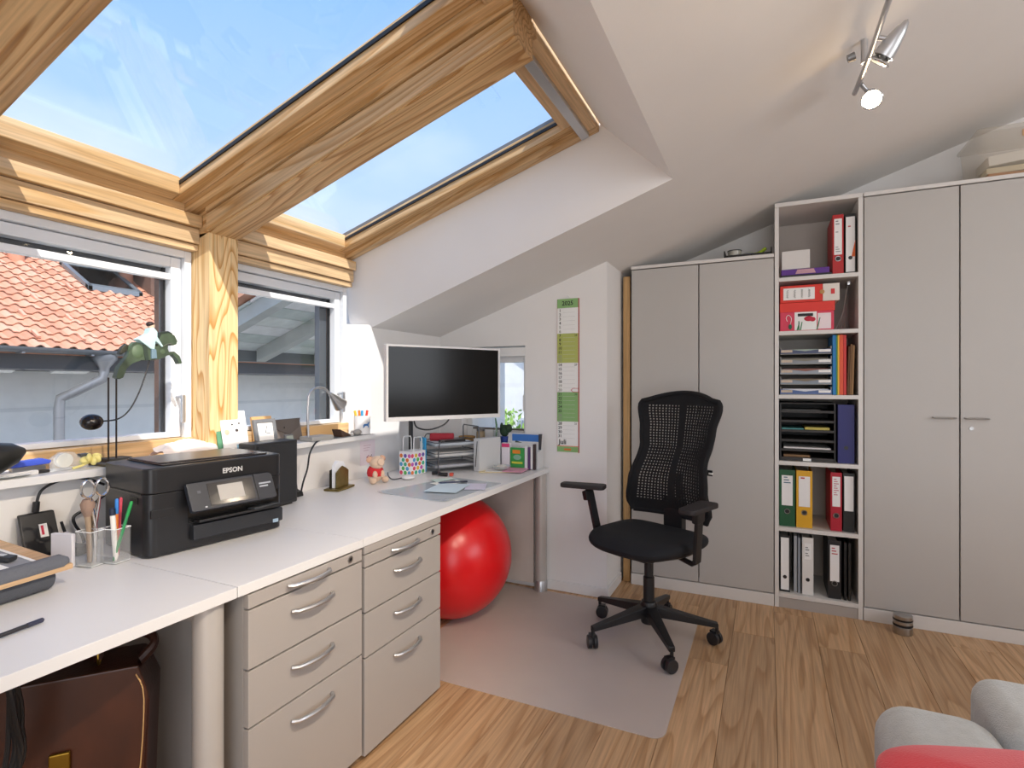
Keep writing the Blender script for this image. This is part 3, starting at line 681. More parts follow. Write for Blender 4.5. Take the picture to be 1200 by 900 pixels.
# sixth shelf
z = SH[5]
p_ = thing('photo_book', 'purple printed box lying on the top shelf', 'box', (.068, YF+.02, z))
part('lid', MB().box(0, .235, 0, .26, .014, .045), mat('5c2a8c', .5), p_, .002); part('base', MB().box(.0, .245, -.006, .27, .001, .013), mat('27222c', .5), p_, .001)
part('picture', MB().prism([(.07, .018), (.17, .018), (.16, .042), (.08, .042)], 'y', -.0012, -.0003), mat('c99aa5', .6), p_)
single('white_box', MB().box(0, .140, 0, .16, .001, .105), mat('dcd8d4', .6), 'plain white box on the purple box', 'box', (.070, YF+.03, z+.046), -3, bev=.003)
binder('tall red binder on the top shelf', .318, .052, z, 'b81f22', (.33, .93), h=.325, notes=[(2, .88, .010, '777777'), (1, .7, .010, '999999'), (3, .45, .008, '888888')])
bw = binder('black binder with white spine and orange stripe on the top shelf', .376, .050, z, '171717', (.03, .95), h=.322, ring=False, lw=.82, notes=[(1, .78, .012, 'c03030')])
part('stripe', MB().prism([(.030, .09), (.047, .09), (.047, .18)], 'y', -.0022, -.0016), mat('e0662a', .6), bw)
# on top of the cupboards
zt = 1.986
tr_ = thing('trinket_tray', 'black shallow tray on top of the low cupboard', 'tray', (-.235, YF+.03, zt))
b = MB(); b.box(0, .255, 0, .18, .0, .006); b.box(0, .255, 0, .005, .006, .018); b.box(0, .006, 0, .18, .006, .045); b.box(.249, .255, 0, .18, .006, .045); b.box(.006, .249, .175, .18, .006, .018)
part('tray', b, mat('1a1614', .5), tr_, .001)
cu_ = thing('glass_cup', 'ribbed glass cup holding odds and ends in the black tray', 'cup', (-.18, YF+.10, zt+.0065))
part('cup', MB().lathe([(.030, 0), (.036, .02), (.038, .045)], n=24), mat('b9b5a8', .25), cu_)
part('rim', MB().tube([(.038*math.cos(R(a)), .038*math.sin(R(a)), .048) for a in range(0, 361, 15)], .003, 6), mat('3a3a3a', .4), cu_)
part('contents', MB().ball((0, 0, .045), .03, (1, 1, .4), 12, 8), mat('cfe0d4', .6), cu_)
f = MB(); f.tube(smoothpath([(0, 0, .012), (.03, .01, .028), (.06, 0, .018), (.09, .015, .03), (.12, .0, .05)]), [.012]*4+[.010]*20+[.006], 8)
single('lime_cloth', f, mat('b5cf3a', .7), 'lime green band in the black tray', 'strap', (-.13, YF+.10, zt+.0065))
f = MB(); f.ball((0, 0, .012), .028, (1.3, .8, .45)); single('grey_pouch', f, mat('8d8f93', .6), 'crumpled silver grey pouch in the black tray', 'pouch', (-.105, YF+.06, zt+.0065))
pb = thing('storage_box', 'translucent plastic storage box on top of the tall cupboard', 'storage box', (.945, YF+.06, 2.263))
TR = sheetmat('frosted_plastic', 'dccfba', .24, .3)
def tubf(u, v):
    a = 2*math.pi*u; wx, wy = .20+.02*v, .15+.015*v
    cx, cy = math.cos(a), math.sin(a); e = .32
    return (.22+wx*math.copysign(abs(cx)**e, cx), .16+wy*math.copysign(abs(cy)**e, cy), .004+.235*v)
part('tub', MB().grid(48, 4, tubf), TR, pb)
part('tub_floor', MB().box(.03, .41, .02, .30, .002, .006), TR, pb)
part('lid', MB().box(-.0, .44, -.01, .33, .240, .262), TR, pb, .012)
part('latch', MB().box(.17, .27, -.018, -.006, .19, .225), mat('caa27c', .4), pb, .006)
for (nm, lb, x0, y0, z0, sz, cc, rot) in (('book', 'orange brown book lowest in the plastic storage box', .15, .15, .03, (.20, .20, .03), 'b9783f', (0, 0, 4)),
        ('book', 'cream book in the middle of the plastic storage box', .155, .15, .062, (.19, .19, .03), 'd9c9a8', (0, 0, -3)),
        ('book', 'white paper box tilted on books in the plastic storage box', .17, .14, .118, (.22, .18, .05), 'e3ddd2', (0, -5, 0)),
        ('fabric_roll', 'grey green folded fabric in the plastic storage box', .345, .15, .06, (.09, .18, .10), '7d8570', (0, 0, 0))):
    single(nm, MB().obox((x0, y0, z0), sz, rot), mat(cc, .8), lb, nm.replace('_', ' '), (.945, YF+.06, 2.263), bev=.004)

# ------------------------------------------------------------------ floor mat, exercise ball, office chair
fm = MB(); pts = []
for cx_, cy_, a0 in ((-.38, 3.0, 0), (-1.46, 3.0, 90), (-1.46, 1.99, 180), (-.38, 1.99, 270)):
    pts += [(cx_+.05*math.cos(R(a0+i*15)), cy_+.05*math.sin(R(a0+i*15))) for i in range(7)]
fm.prism(pts, 'z', .0006, .003)
single('floor_mat', fm, sheetmat('clear_vinyl', 'ede2da', .46, .35), 'translucent plastic floor mat under the office chair', 'floor mat')
bl_ = thing('exercise_ball', 'large glossy red exercise ball under the desk', 'exercise ball', (-1.55, 2.52, .003))
part('ball', MB().ball((0, 0, .325), .325, n=48, k=32), mat('d8141a', .28, var=.02), bl_)
part('valve', MB().cyl((-.01, .315, .40), (-.01, .328, .405), .012), mat('f0f0f0', .5), bl_)

PHI = -25
ch = thing('office_chair', 'black swivel office chair with perforated mesh back and armrests', 'chair', (-.53, 2.70, .003), PHI)
sb = MB()
for k in range(5):
    a = R(11-PHI+72*k); u = Vector((math.cos(a), math.sin(a), 0)); v = Vector((-u.y, u.x, 0))
    def q(r_, w_, z_): return [u*r_+v*w_+Vector((0, 0, z_)), u*r_-v*w_+Vector((0, 0, z_))]
    A = q(.03, .028, .115)+q(.32, .014, .085); B = q(.03, .028, .165)+q(.32, .014, .108)
    sb.add([A[0], A[1], A[3], A[2], B[0], B[1], B[3], B[2]], [(3, 2, 1, 0), (4, 5, 6, 7), (0, 1, 5, 4), (1, 2, 6, 5), (2, 3, 7, 6), (3, 0, 4, 7)])
sb.lathe([(.036, .075), (.042, .10), (.042, .165), (.034, .185)], n=24)
part('star_base', sb, BLACKP, ch, .004)
for k in range(5):
    a = R(11-PHI+72*k); u = Vector((math.cos(a), math.sin(a), 0)); hub = u*.315
    yaw = a+R(50+37*k); ax = Vector((math.cos(yaw), math.sin(yaw), 0)); off = Vector((-ax.y, ax.x, 0))*.012
    cs = part('castor', MB().cyl(hub+Vector((0, 0, .055)), hub+Vector((0, 0, .10)), .008).obox(hub+off+Vector((0, 0, .045)), (.03, .035, .045), (0, 0, math.degrees(yaw))), BLACKP, ch)
    for s_ in (-1, 1):
        cc = hub+off+Vector((0, 0, .031))+ax*s_*.014
        part('wheel', MB().cyl(cc-ax*.009, cc+ax*.009, .031, n=24), mat('232326', .35), cs, .003)
part('gas_column', MB().lathe([(.027, .17), (.027, .30), (.022, .305), (.022, .37), (.030, .375), (.030, .42)], n=24), BLACKP, ch)
part('mechanism', MB().box(-.075, .075, -.13, .16, .405, .452), BLACKP, ch, .012)
part('lever', MB().tube([(-.06, -.06, .425), (-.16, -.10, .420), (-.20, -.12, .415)], [.006, .006, .010], 10), BLACKP, ch)
part('lever', MB().tube([(.06, .02, .43), (.17, .02, .428)], .006, 10), BLACKP, ch)
def seatf(u, v):    # closed superellipse cushion
    a = 2*math.pi*u; b = math.pi*(v-.5); e = .55
    cx_, sx_ = math.cos(a), math.sin(a); r_ = abs(math.cos(b))**.45
    x_ = .245*r_*math.copysign(abs(cx_)**e, cx_)*(1-.06*sx_*-1); y_ = .245*r_*math.copysign(abs(sx_)**e, sx_)
    zb = math.copysign(abs(math.sin(b))**.8, b)
    dish = -.012*max(0, 1-(x_/.18)**2)*max(0, 1-((y_-.03)/.19)**2) if b > 0 else 0
    fr = -.02*max(0, (-y_-.12)/.12)**2 if b > 0 else 0
    return (x_, y_-.02,   .482+.046*zb+dish+fr+.016*abs(x_/.245)**3)
part('seat', MB().grid(64, 20, seatf), mat('121318', .8, bump=.25, bscale=600), ch)
part('seat_shell', MB().lathe([(.10, .440), (.21, .448), (.236, .462), (.238, .472), (.20, .474)], (0, -.02, 0), 36), BLACKP, ch)
def wback(v):
    t = [(0, .215), (.08, .240), (.25, .222), (.48, .196), (.70, .212), (.88, .238), (.96, .230), (1, .185)]
    for (a, b_), (c_, d_) in zip(t, t[1:]):
        if v <= c_: f_ = (v-a)/(c_-a); f_ = f_*f_*(3-2*f_); return b_+(d_-b_)*f_
def backf(u, v):
    w_ = wback(v); s_ = (u-.5)*2; x_ = w_*s_
    y_ = .215+.10*v-.06*math.sin(math.pi*min(1, v/.55))*.8-.055*s_*s_
    z_ = .575+.625*v-.035*s_*s_*(v > .9)*(v-.9)*10 - .02*s_*(0)
    return (x_, y_, z_)
NU, NV = 53, 85
part('backrest', MB().grid(NU, NV, backf, lambda i, j: i % 2 == 1 and j % 2 == 1 and 5 <= i <= NU-6 and 9 <= j <= NV-9 and abs(i-26) > 2), BLACKF, ch, solid=.006)
rim = [backf(u, 0) for u in [i/16 for i in range(17)]]+[backf(1, v) for v in [i/30 for i in range(1, 31)]]+[backf(1-i/16, 1) for i in range(1, 17)]+[backf(0, 1-i/30) for i in range(1, 31)]
part('back_rim', MB().tube(rim, .013, 8, cap=False), BLACKF, ch)
bk = MB(); bk.tube(smoothpath([(0, .10, .43), (0, .22, .44), (0, .275, .52), (0, .27, .62), (0, .255, .78)]), .022, 10); bk.box(-.055, .055, .20, .24, .50, .66)
part('back_bracket', bk, BLACKP, ch, .004)
part('side_tag', MB().box(.190, .222, .20, .204, .80, .828), BLACKP, ch)
part('side_tag_stripe', MB().box(.204, .223, .1985, .2055, .808, .816), PAPER, ch)
for s_ in (-1, 1):
    sup = MB(); sup.tube([(s_*.16, .0, .44), (s_*.25, -.02, .43), (s_*.285, -.03, .455)], .013, 8)
    sup.obox((s_*.305, -.06, .575), (.018, .045, .26), (8, s_*8, 0))
    part('armrest_support', sup, BLACKP, ch, .003)
    part('armrest_collar', MB().obox((s_*.322, -.085, .665), (.03, .06, .05), (8, s_*8, 0)), BLACKP, ch, .006)
    pd = []
    for cx_, cy_, a0 in ((.022, .095, 0), (-.022, .095, 90), (-.015, -.095, 180), (.015, -.095, 270)): pd += [(cx_+.024*math.cos(R(a0+i*18)), cy_+.024*math.sin(R(a0+i*18))) for i in range(6)]
    pm_ = MB().prism(pd, 'z', -.011, .011); rot = Euler((0, 0, R(6 if s_ > 0 else -62))).to_matrix()
    pm_.v = [tuple(rot @ Vector(v_)+Vector((s_*.335, -.11, .712))) for v_ in pm_.v]
    part('armrest_pad', pm_, mat('262122', .6), ch, .005)

# ------------------------------------------------------------------ monitor
def basis(o, p0, p1):    # turn local x along p0->p1 (horizontal)
    d = Vector(p1)-Vector(p0); o.rotation_euler = (0, 0, math.atan2(d.y, d.x))
mo = thing('monitor', 'large white-framed flat monitor on a pole above the desk', 'monitor', (-1.458, 2.32, .741)); basis(mo, (-1.618, 2.045), (-1.299, 2.594))
w2 = .318; z0, z1 = .332, .697       # local heights above the desk; the screen faces local -y
part('housing', MB().box(-w2, w2, 0, .03, z0, z1), mat('d9d8d6', .4), mo, .003)
f = MB(); f.box(-w2, -w2+.011, -.006, 0, z0, z1); f.box(w2-.011, w2, -.006, 0, z0, z1); f.box(-w2+.011, w2-.011, -.006, 0, z0, z0+.020); f.box(-w2+.011, w2-.011, -.006, 0, z1-.010, z1)
part('bezel', f, mat('e4e3e1', .4), mo, .001)
part('screen', MB().box(-w2+.0105, w2-.0105, -.003, -.0005, z0+.0195, z1-.0095), mat('0b0b0b', .16, spec=.25), mo)
f = MB(); f.cyl((.062, .57, .003), (.062, .57, .56), .013, n=16); f.tube([(.062, .57, .50), (.03, .30, .50), (0, .06, .50), (0, .028, .50)], .016, 10)
part('pole', f, BLACKP, mo)
part('base_clamp', MB().box(.022, .102, .53, .60, 0, .014), BLACKP, mo, .004)
part('cable', MB().tube(smoothpath([(-.17, .015, z0+.004), (-.15, .02, z0-.035), (-.08, .03, z0-.05), (0, .03, z0-.03), (.03, .02, z0+.004)]), .004, 8), BLACKP, mo)

# ------------------------------------------------------------------ printer
PB = mat('1b1b1d', .34, var=.05); PB2 = mat('26282c', .3)
pr = thing('printer', 'black all-in-one printer with tilted touch panel on the desk', 'printer', (-1.620, .965, .741), -7.5)
# local: front faces +x, width along +y (0..0.44), depth to -x
pts = []
for cx_, cy_, a0 in ((-.03, .41, 0), (-.265, .41, 90), (-.265, .03, 180), (-.03, .03, 270)): pts += [(cx_+.03*math.cos(R(a0+i*15)), cy_+.03*math.sin(R(a0+i*15))) for i in range(7)]
body = MB().prism(pts, 'z', .004, .1858)
part('body', body, PB, pr, .0015)
part('scanner_lid', MB().prism(pts, 'z', .1862, .262), PB, pr, .005, seg=3)
part('lid_panel', MB().box(-.275, -.035, .06, .40, .2625, .2665), mat('3a3636', .25), pr, .002)
part('document_feeder_flap', MB().prism([(-.26, .06), (-.06, .06), (-.04, .36), (-.25, .39)], 'z', .267, .271), mat('4a4646', .3), pr, .002)
part('port_slot', MB().box(-.10, -.05, -.0015, .001, .155, .175), BLACKG, pr)
part('side_seam', MB().box(-.265, -.03, -.001, .001, .183, .187), BLACKG, pr)
part('side_cover', MB().box(-.016, .0015, .012, .075, .115, .14), PB, pr, .002)
rec = MB(); rec.box(-.004, .0012, .115, .42, .082, .14); part('output_slot', rec, BLACKG, pr)
tray = MB(); tray.box(-.02, .022, .12, .425, .030, .078); part('paper_tray', tray, PB2, pr, .006)
part('output_flap', MB().obox((.012, .27, .086), (.05, .28, .008), (0, -8, 0)), PB, pr, .002)
part('stacker_arm', MB().obox((.016, .355, .094), (.035, .10, .006), (0, -4, 8)), mat('43464a', .3), pr, .002)
# tilted control panel: its own frame
cpn = MB(); M3 = Euler((0, R(-58), 0)).to_matrix()
cpts = [(-.045, 0), (.040, .0), (.045, .006), (.045, .274), (.040, .28), (-.035, .28), (-.045, .27)]
cpn.prism([(a, b_) for a, b_ in cpts], 'z', -.010, .008)
# panel plane: local a runs down the slope, b along the width
def pan(v_): a, b_, h = v_; return Vector((.030-a*-.42+h*.90, .10+b_,   .163-a*.90+h*.42))
cpn.v = [tuple(pan(v_)) for v_ in cpn.v]
part('control_panel', cpn, mat('33363d', .35), pr, .002)
def patch(name, a0, a1, b0, b1, h, m, parent=pr):
    q_ = MB().prism([(a0, b0), (a1, b0), (a1, b1), (a0, b1)], 'z', h, h+.0012); q_.v = [tuple(pan(v_)) for v_ in q_.v]; return part(name, q_, m, parent)
patch('screen_glass', -.036, .036, .058, .205, .0081, mat('3b3a3a', .12))
patch('screen_image', -.026, .024, .088, .170, .0094, mat('b5b1aa', .3))
patch('home_button', -.018, -.010, .026, .036, .0081, mat('5a6068', .3))
patch('panel_divider', -.044, .044, .212, .214, .0078, BLACKG)
patch('status_dot', .034, .038, .040, .046, .0081, mat('cfd4d8', .4))
for rr in range(2): patch('panel_print', -.012+rr*.010, -.007+rr*.010, .226, .268-rr*.012, .0081, mat('aeb4bc', .4))
t_ = text('EPSON', .022, mat('c9c9c9', .4), pr, (.0006, .255, .228), FX, bold=.0006)
part('energy_label', MB().box(.022, .0232, .385, .405, .030, .042), mat('9fb6c8', .5), pr)

sp = thing('loudspeaker', 'black box loudspeaker between the printer and the wall', 'loudspeaker', (-1.922, 1.50, .741))
part('cabinet', MB().box(0, .095, 0, .215, .006, .272), mat('2b2c2e', .4), sp, .006)
part('feet', MB().box(.01, .085, .02, .195, 0, .007), BLACKP, sp)
part('grille', MB().box(.095, .101, .012, .203, .02, .262), mat('232427', .7, bump=.4, bscale=900), sp, .003)
ph = thing('phone_cradle', 'small black cordless phone standing in its cradle', 'telephone', (-1.945, 1.80, .741), 0)
part('cradle', MB().prism([(-.03, 0), (.035, 0), (.03, .02), (-.02, .035)], 'y', -.03, .03), BLACKP, ph, .004)
hp = part('handset', MB().obox((-.012, 0, .085), (.02, .045, .145), (0, -10, 0)), mat('222326', .4), ph, .006)
part('keypad', MB().obox((.0035, 0, .065), (.003, .034, .06), (0, -10, 0)), mat('55585c', .5), ph, .001)
single('power_cable', MB().tube(smoothpath([(-1.93, 1.96, .985), (-1.91, 1.90, .975), (-1.905, 1.86, .93), (-1.91, 1.85, .86), (-1.93, 1.845, .80), (-1.95, 1.85, .747)]), .004, 8), mat('26282b', .5), 'dark lamp cable hanging from the window board to the desk', 'cable')

# ------------------------------------------------------------------ pen cup, scissors, pens
pc = thing('pen_cup', 'clear acrylic three-compartment pen cup beside the printer', 'pen cup', (-1.690, .898, .741), 12)
for (x0, x1, y0, y1) in ((-.025, .030, .0, .048), (-.062, -.008, -.038, -.002)):
    b = MB(); b.box(x0, x1, y0, y1, 0, .006); b.box(x0, x0+.004, y0, y1, .006, .098); b.box(x1-.004, x1, y0, y1, .006, .098); b.box(x0+.004, x1-.004, y0, y0+.004, .006, .098); b.box(x0+.004, x1-.004, y1-.004, y1, .006, .098)
    part('compartment', b, sheetmat('acrylic_%d' % int(100*x1), 'eef0f0', .10, .08), pc)
    e_ = MB(); e_.tube([(x0, y0, .098), (x1, y0, .098), (x1, y1, .098), (x0, y1, .098), (x0, y0, .098)], .0015, 5); part('rim', e_, mat('f4f6f6', .2), pc)
    part('base_edge', MB().box(x0+.001, x1-.001, y0+.001, y1-.001, .0015, .004), mat('d8dcdc', .3), pc)
def pen(label, base, top, r, col, capcol=None, capf=.75, nm='pen'):
    b, t = Vector(base), Vector(top); p = thing(nm, label, 'pen', b)
    d = t-b; tip = d.normalized()*.012
    part('barrel', MB().tube([(0, 0, 0), tip, d*capf], [r*.3, r, r], 10), mat(col, .4), p)
    part('cap', MB().tube([d*capf, d*.98, d], [r*1.12, r*1.1, r*.6], 10), mat(capcol or col, .4), p)
    return p
PX, PY, PZ = -1.690, .898, .748
pen('green fineliner leaning in the pen cup', (PX+.010, PY+.012, PZ), (PX+.035, PY+.047, PZ+.165), .0042, '2f8f55', '1f9a4a')
pen('orange fineliner with blue cap in the pen cup', (PX+.006, PY+.022, PZ), (PX-.006, PY+.030, PZ+.172), .0045, 'f08a3c', '2a7fd0')
pen('red fineliner in the pen cup', (PX-.004, PY+.030, PZ), (PX-.015, PY+.046, PZ+.172), .0042, 'c8455a', 'd84a60')
pen('white marker with navy cap in the pen cup', (PX+.012, PY+.018, PZ), (PX+.004, PY+.012, PZ+.150), .007, 'ece8e2', '1c2740', .86)
sx = thing('scissors', 'steel scissors standing handles-up in the pen cup', 'scissors', (PX-.028, PY-.014, PZ))
for s_ in (-1, 1):
    u_ = s_*.012
    part('blade', MB().tube([(0, -s_*.001, 0), (0, -s_*.002, .09), (0, u_*.6, .15), (0, u_, .185)], [.002, .005, .0045, .003], 8), CHROME, sx)
    part('handle_ring', MB().tube([(0, u_*1.5+.017*math.cos(R(a)), .208+.024*math.sin(R(a))) for a in range(0, 361, 20)], .0035, 8), CHROME, sx)
br = thing('paintbrush', 'worn brush standing bristles-up in the pen cup', 'brush', (PX-.040, PY-.022, PZ))
part('handle', MB().tube([(0, 0, 0), (.003, -.004, .10), (.002, -.006, .13)], [.006, .007, .008], 10), mat('a08a72', .6), br)
part('bristles', MB().lathe([(.008, .13), (.015, .145), (.018, .165), (.012, .178), (.0, .182)], (.002, -.006, 0), 14), mat('9a8070', .9, bump=.6, bscale=300), br)
br = thing('paintbrush', 'slim wooden stick in the pen cup behind the white marker', 'brush', (PX-.050, PY-.014, PZ))
part('handle', MB().tube([(0, 0, 0), (-.004, .004, .16)], [.004, .004], 8), mat('8d7b62', .6), br)
nc = thing('note_block', 'upright white note block leaning on the pen cup', 'note block', (-1.805, .822, .741), 18)
part('sheets', MB().box(-.005, .06, 0, .012, 0, .092), mat('e9e7ec', .8), nc, .001)
part('side', MB().box(-.005, .0, .013, .05, 0, .085), mat('dedde2', .8), nc, .001)

# ------------------------------------------------------------------ lap tray with papers, external drive, cables
lt = thing('lap_tray', 'wooden lap tray with grey felt cushion underneath and armrest pad', 'lap tray', (-1.595, .750, .741), 8)
# local: x from -0.43 (wall) to 0 (front), y from -0.5 to 0
def bz(x): return .060+.13*(.018-x)            # sloping top of the tray
def onb(x0, x1, y0, y1, h): return MB().prism([(x0, bz(x0)+h), (x1, bz(x1)+h), (x1, bz(x1)+h+.0008), (x0, bz(x0)+h+.0008)], 'y', y0, y1)
part('cushion', MB().prism([(-.27, 0), (-.015, 0), (.0, .02), (.0, bz(0)-.016), (-.28, bz(-.28)-.016)], 'y', -.52, -.012), mat('52555c', .9, bump=.5, bscale=400), lt, .012)
part('board', MB().prism([(-.30, bz(-.30)-.015), (.018, bz(.018)-.015), (.018, bz(.018)), (-.30, bz(-.30))], 'y', -.55, .012), woodmat('tray_wood', 'y', 'd9b48a', 'c69c6c', 6, 2), lt, .004)
part('wrist_pad', MB().tube([(.0, -.54, .066), (.0, -.01, .066), (.0, .006, .064)], [.020, .020, .012], 14), mat('6a6d74', .9, bump=.5, bscale=400), lt)
part('mouse_field', onb(-.26, -.03, -.30, -.03, .0003), mat('8e9096', .7), lt)
part('field_edge', onb(-.26, -.03, -.036, -.028, .0012), PAPER, lt)
pa = single('document', onb(-.22, -.035, -.40, -.085, .0016), PAPER, 'printed white sheet lying on the lap tray', 'paper', (-1.595, .750, .741), 8)
part('photo_print', onb(-.12, -.08, -.22, -.12, .0026), mat('8fa9bd', .6), pa)
part('text_lines', onb(-.175, -.168, -.30, -.16, .0026), mat('9aa0a8', .6), pa)
us = thing('usb_cable', 'grey cable with black plug lying on the lap tray', 'cable', (-1.595, .750, .741), 8)
part('cord', MB().tube(smoothpath([(-.125, -.085, bz(-.12)+.008), (-.18, -.11, bz(-.18)+.012), (-.24, -.13, bz(-.24)+.022), (-.27, -.20, bz(-.27)+.02), (-.28, -.30, bz(-.28)+.008), (-.285, -.5, bz(-.285)+.008)]), .0045, 8), mat('6e7074', .5), us)
part('plug', MB().obox((-.105, -.070, bz(-.105)+.010), (.055, .026, .012), (0, 7, 20)), mat('2b2d30', .4), us, .003)
part('plug_mark', MB().obox((-.105, -.070, bz(-.105)+.0166), (.016, .012, .0012), (0, 7, 20)), mat('d0d4d8', .4), us)
dv = thing('external_drive', 'flat black external drive leaning against the wall below the window board', 'hard drive', (-1.985, .815, .741))
part('case', MB().hexa([(.045, 0, .0), (.06, 0, 0), (.06, .09, 0), (.045, .09, 0), (0, 0, .125), (.014, 0, .125), (.014, .088, .125), (0, .088, .125)]), BLACKP, dv, .004)
part('sticker', MB().hexa([(.0405, .042, .055), (.042, .042, .055), (.042, .062, .055), (.0405, .062, .055), (.0265, .042, .092), (.028, .042, .092), (.028, .062, .092), (.0265, .062, .092)]), PAPER, dv)
f = MB(); f.hexa([(.0385, .046, .062), (.0402, .046, .062), (.0402, .052, .062), (.0385, .052, .062), (.029, .046, .088), (.0305, .046, .088), (.0305, .052, .088), (.029, .052, .088)])
part('sticker_print', f, mat('c8304a', .6), dv)
dc = thing('drive_cable', 'black cable running from the external drive along the wall to the printer', 'cable', (0, 0, 0))
part('cord', MB().tube(smoothpath([(-1.975, .860, .895), (-1.975, .872, .93), (-1.975, .91, .950), (-1.975, .955, .953), (-1.975, .995, .945), (-1.97, 1.04, .92)]), .004, 8), BLACKP, dc)
part('plug', MB().cyl((-1.978, .858, .868), (-1.976, .860, .898), .009, n=12), BLACKP, dc)
single('power_lead', MB().tube(smoothpath([(-1.96, 1.04, .89), (-1.965, .99, .855), (-1.97, .955, .835), (-1.968, .955, .81), (-1.965, .97, .78), (-1.955, .975, .748)]), .0045, 8), BLACKP, 'black lead looping down the wall behind the pen cup', 'cable')
ad_ = thing('power_adapter', 'black power adapter with lead lying behind the note block', 'power adapter', (-1.875, .905, .741), 15)
part('brick', MB().box(-.04, .03, -.028, .028, 0, .028), BLACKP, ad_, .004)
part('lead', MB().tube(smoothpath([(-.02, .026, .015), (-.045, .035, .02), (-.06, .03, .05), (-.065, .02, .09)]), .004, 8), BLACKP, ad_)
pen('dark pen lying at the front of the desk', (-1.38, .50, .747), (-1.40, .622, .747), .0045, '26262c', '30334a')

# ------------------------------------------------------------------ things on the window board (top z = .981)
ZB = .9815
bt = thing('balance_toy', 'tin horse and rider balancing toy with black counterweight ball', 'balance toy', (-1.985, 1.07, ZB))
part('base', MB().box(-.05, .05, -.045, .045, 0, .008), mat('4a4436', .5), bt, .002)
for yy, xx in ((-.015, .01), (.020, -.01)): part('rod', MB().cyl((xx, yy, .006), (xx, yy, .290), .0028, n=8), mat('2e2622', .4, .5), bt)
k_ = 1/5.63*.0029
def hz(pts_): return [((px_-300)*k_+.018, .285+(480-py_)*k_) for px_, py_ in pts_]
horse = hz([(280, 470), (300, 480), (322, 470), (345, 410), (380, 375), (440, 350), (500, 348), (560, 338), (610, 312), (650, 300), (680, 330), (700, 368), (718, 360), (700, 310), (660, 280), (625, 288), (615, 262), (620, 225), (650, 238), (676, 228), (684, 205), (662, 165), (620, 150), (570, 163), (545, 200), (548, 250), (450, 250), (400, 230), (372, 258), (350, 330), (300, 400)])
part('horse', MB().prism_tri(horse, 'x', -.012, .012), mat('414f3c', .5, var=.3, vscale=25), bt)
part('rump', MB().ball((0, *hz([(415, 295)])[0]), .034, (.5, .85, 1)), mat('52634a', .45, var=.2, vscale=25), bt)
part('chest', MB().ball((0, *hz([(580, 285)])[0]), .026, (.5, 1, .9)), mat('52634a', .45, var=.2, vscale=25), bt)
part('mane', MB().prism_tri(hz([(548, 215), (570, 165), (620, 150), (650, 162), (645, 150), (615, 138), (560, 152), (538, 205)]), 'x', -.013, .013), mat('26302a', .5), bt, .001)
part('tail', MB().prism_tri(hz([(300, 318), (318, 272), (345, 246), (362, 255), (345, 300), (312, 320)]), 'x', -.010, .010), mat('2f3022', .5), bt, .003)
part('saddle', MB().prism(hz([(445, 245), (470, 240), (485, 350), (462, 352), (450, 300)]), 'x', -.0145, .0145), mat('2d3a30', .5), bt, .001)
part('rider', MB().prism_tri(hz([(410, 212), (480, 168), (492, 128), (515, 122), (540, 150), (540, 185), (580, 248), (570, 256), (528, 215), (520, 275), (490, 270), (440, 232)]), 'x', -.017, .017), mat('bcd8d8', .5, var=.1, vscale=30), bt, .003)
part('rider_boot', MB().prism(hz([(498, 268), (530, 272), (536, 335), (498, 340)]), 'x', -.018, .018), mat('6f8794', .5), bt, .002)
part('rider_head', MB().ball((0, *hz([(515, 112)])[0]), .0125, (1, .9, 1.1)), mat('d9b8a0', .5), bt)
part('rider_hair', MB().ball((0, *hz([(508, 100)])[0]), .013, (1, 1, .75)), mat('2a1d1a', .6), bt)
part('reins', MB().tube([(0.015, *q_) for q_ in hz([(575, 252), (605, 232), (640, 222)])], .001, 6), mat('6a6a60', .5), bt)
part('counterweight_arm', MB().tube(smoothpath([(0, *q_) for q_ in hz([(505, 345), (480, 440), (430, 580), (370, 690), (300, 742), (205, 750)])]), .0025, 8), BLACKP, bt)
part('counterweight', MB().ball((0, *hz([(150, 752)])[0]), .029, (1, 1.12, .9)), mat('150f0f', .25), bt)
# black desk lamp head, stapler, tape, flower, papers at the near end
dl = thing('desk_lamp', 'black desk lamp with cone shade resting low over the window board', 'lamp', (-1.96, .66, ZB))
rotm = Euler((R(-70), 0, 0)).to_matrix()
part('shade', MB().lathe([(.05, 0), (.046, .04), (.03, .085), (.008, .11)], (.03, .045, .055), 24, Euler((R(-78), 0, 0)).to_matrix()), mat('22221f', .4), dl)
part('arm', MB().tube([(.03, .02, .06), (0, -.10, .12), (0, -.15, .02)], .006, 8), BLACKP, dl)
part('base', MB().lathe([(.06, 0), (.06, .012), (.05, .018)], (0, -.15, 0), 24), BLACKP, dl)
st = thing('stapler', 'blue topped stapler on the window board', 'stapler', (-1.985, .845, ZB), 5)
part('arm', MB().prism([(-.05, .024), (.05, .026), (.055, .036), (.03, .045), (-.045, .042)], 'x', -.012, .012), mat('3a4fb0', .4), st, .004)
part('magazine', MB().box(-.008, .008, -.045, .04, .011, .024), STEEL, st, .001)
part('base', MB().box(-.012, .012, -.05, .05, 0, .009), BLACKP, st, .003)
tp = thing('tape_dispenser', 'clear tape dispenser with tape roll on the window board', 'tape dispenser', (-1.985, .945, ZB))
part('shell', MB().prism([(-.045, 0), (.05, 0), (.055, .03), (.03, .036), (.012, .055), (-.02, .058), (-.045, .04)], 'x', -.012, .012), sheetmat('tape_shell', 'eef2f2', .25, .1), tp, .003)
part('roll', MB().cyl((-.009, -.012, .031), (.009, -.012, .031), .022, n=24), mat('e3e0d4', .3), tp)
part('cutter', MB().box(-.011, .011, .03, .055, .035, .046), mat('4a4d50', .4), tp, .001)
fl_ = thing('paper_flower', 'crumpled pale yellow paper flower on the window board', 'flower', (-1.97, 1.0, ZB))
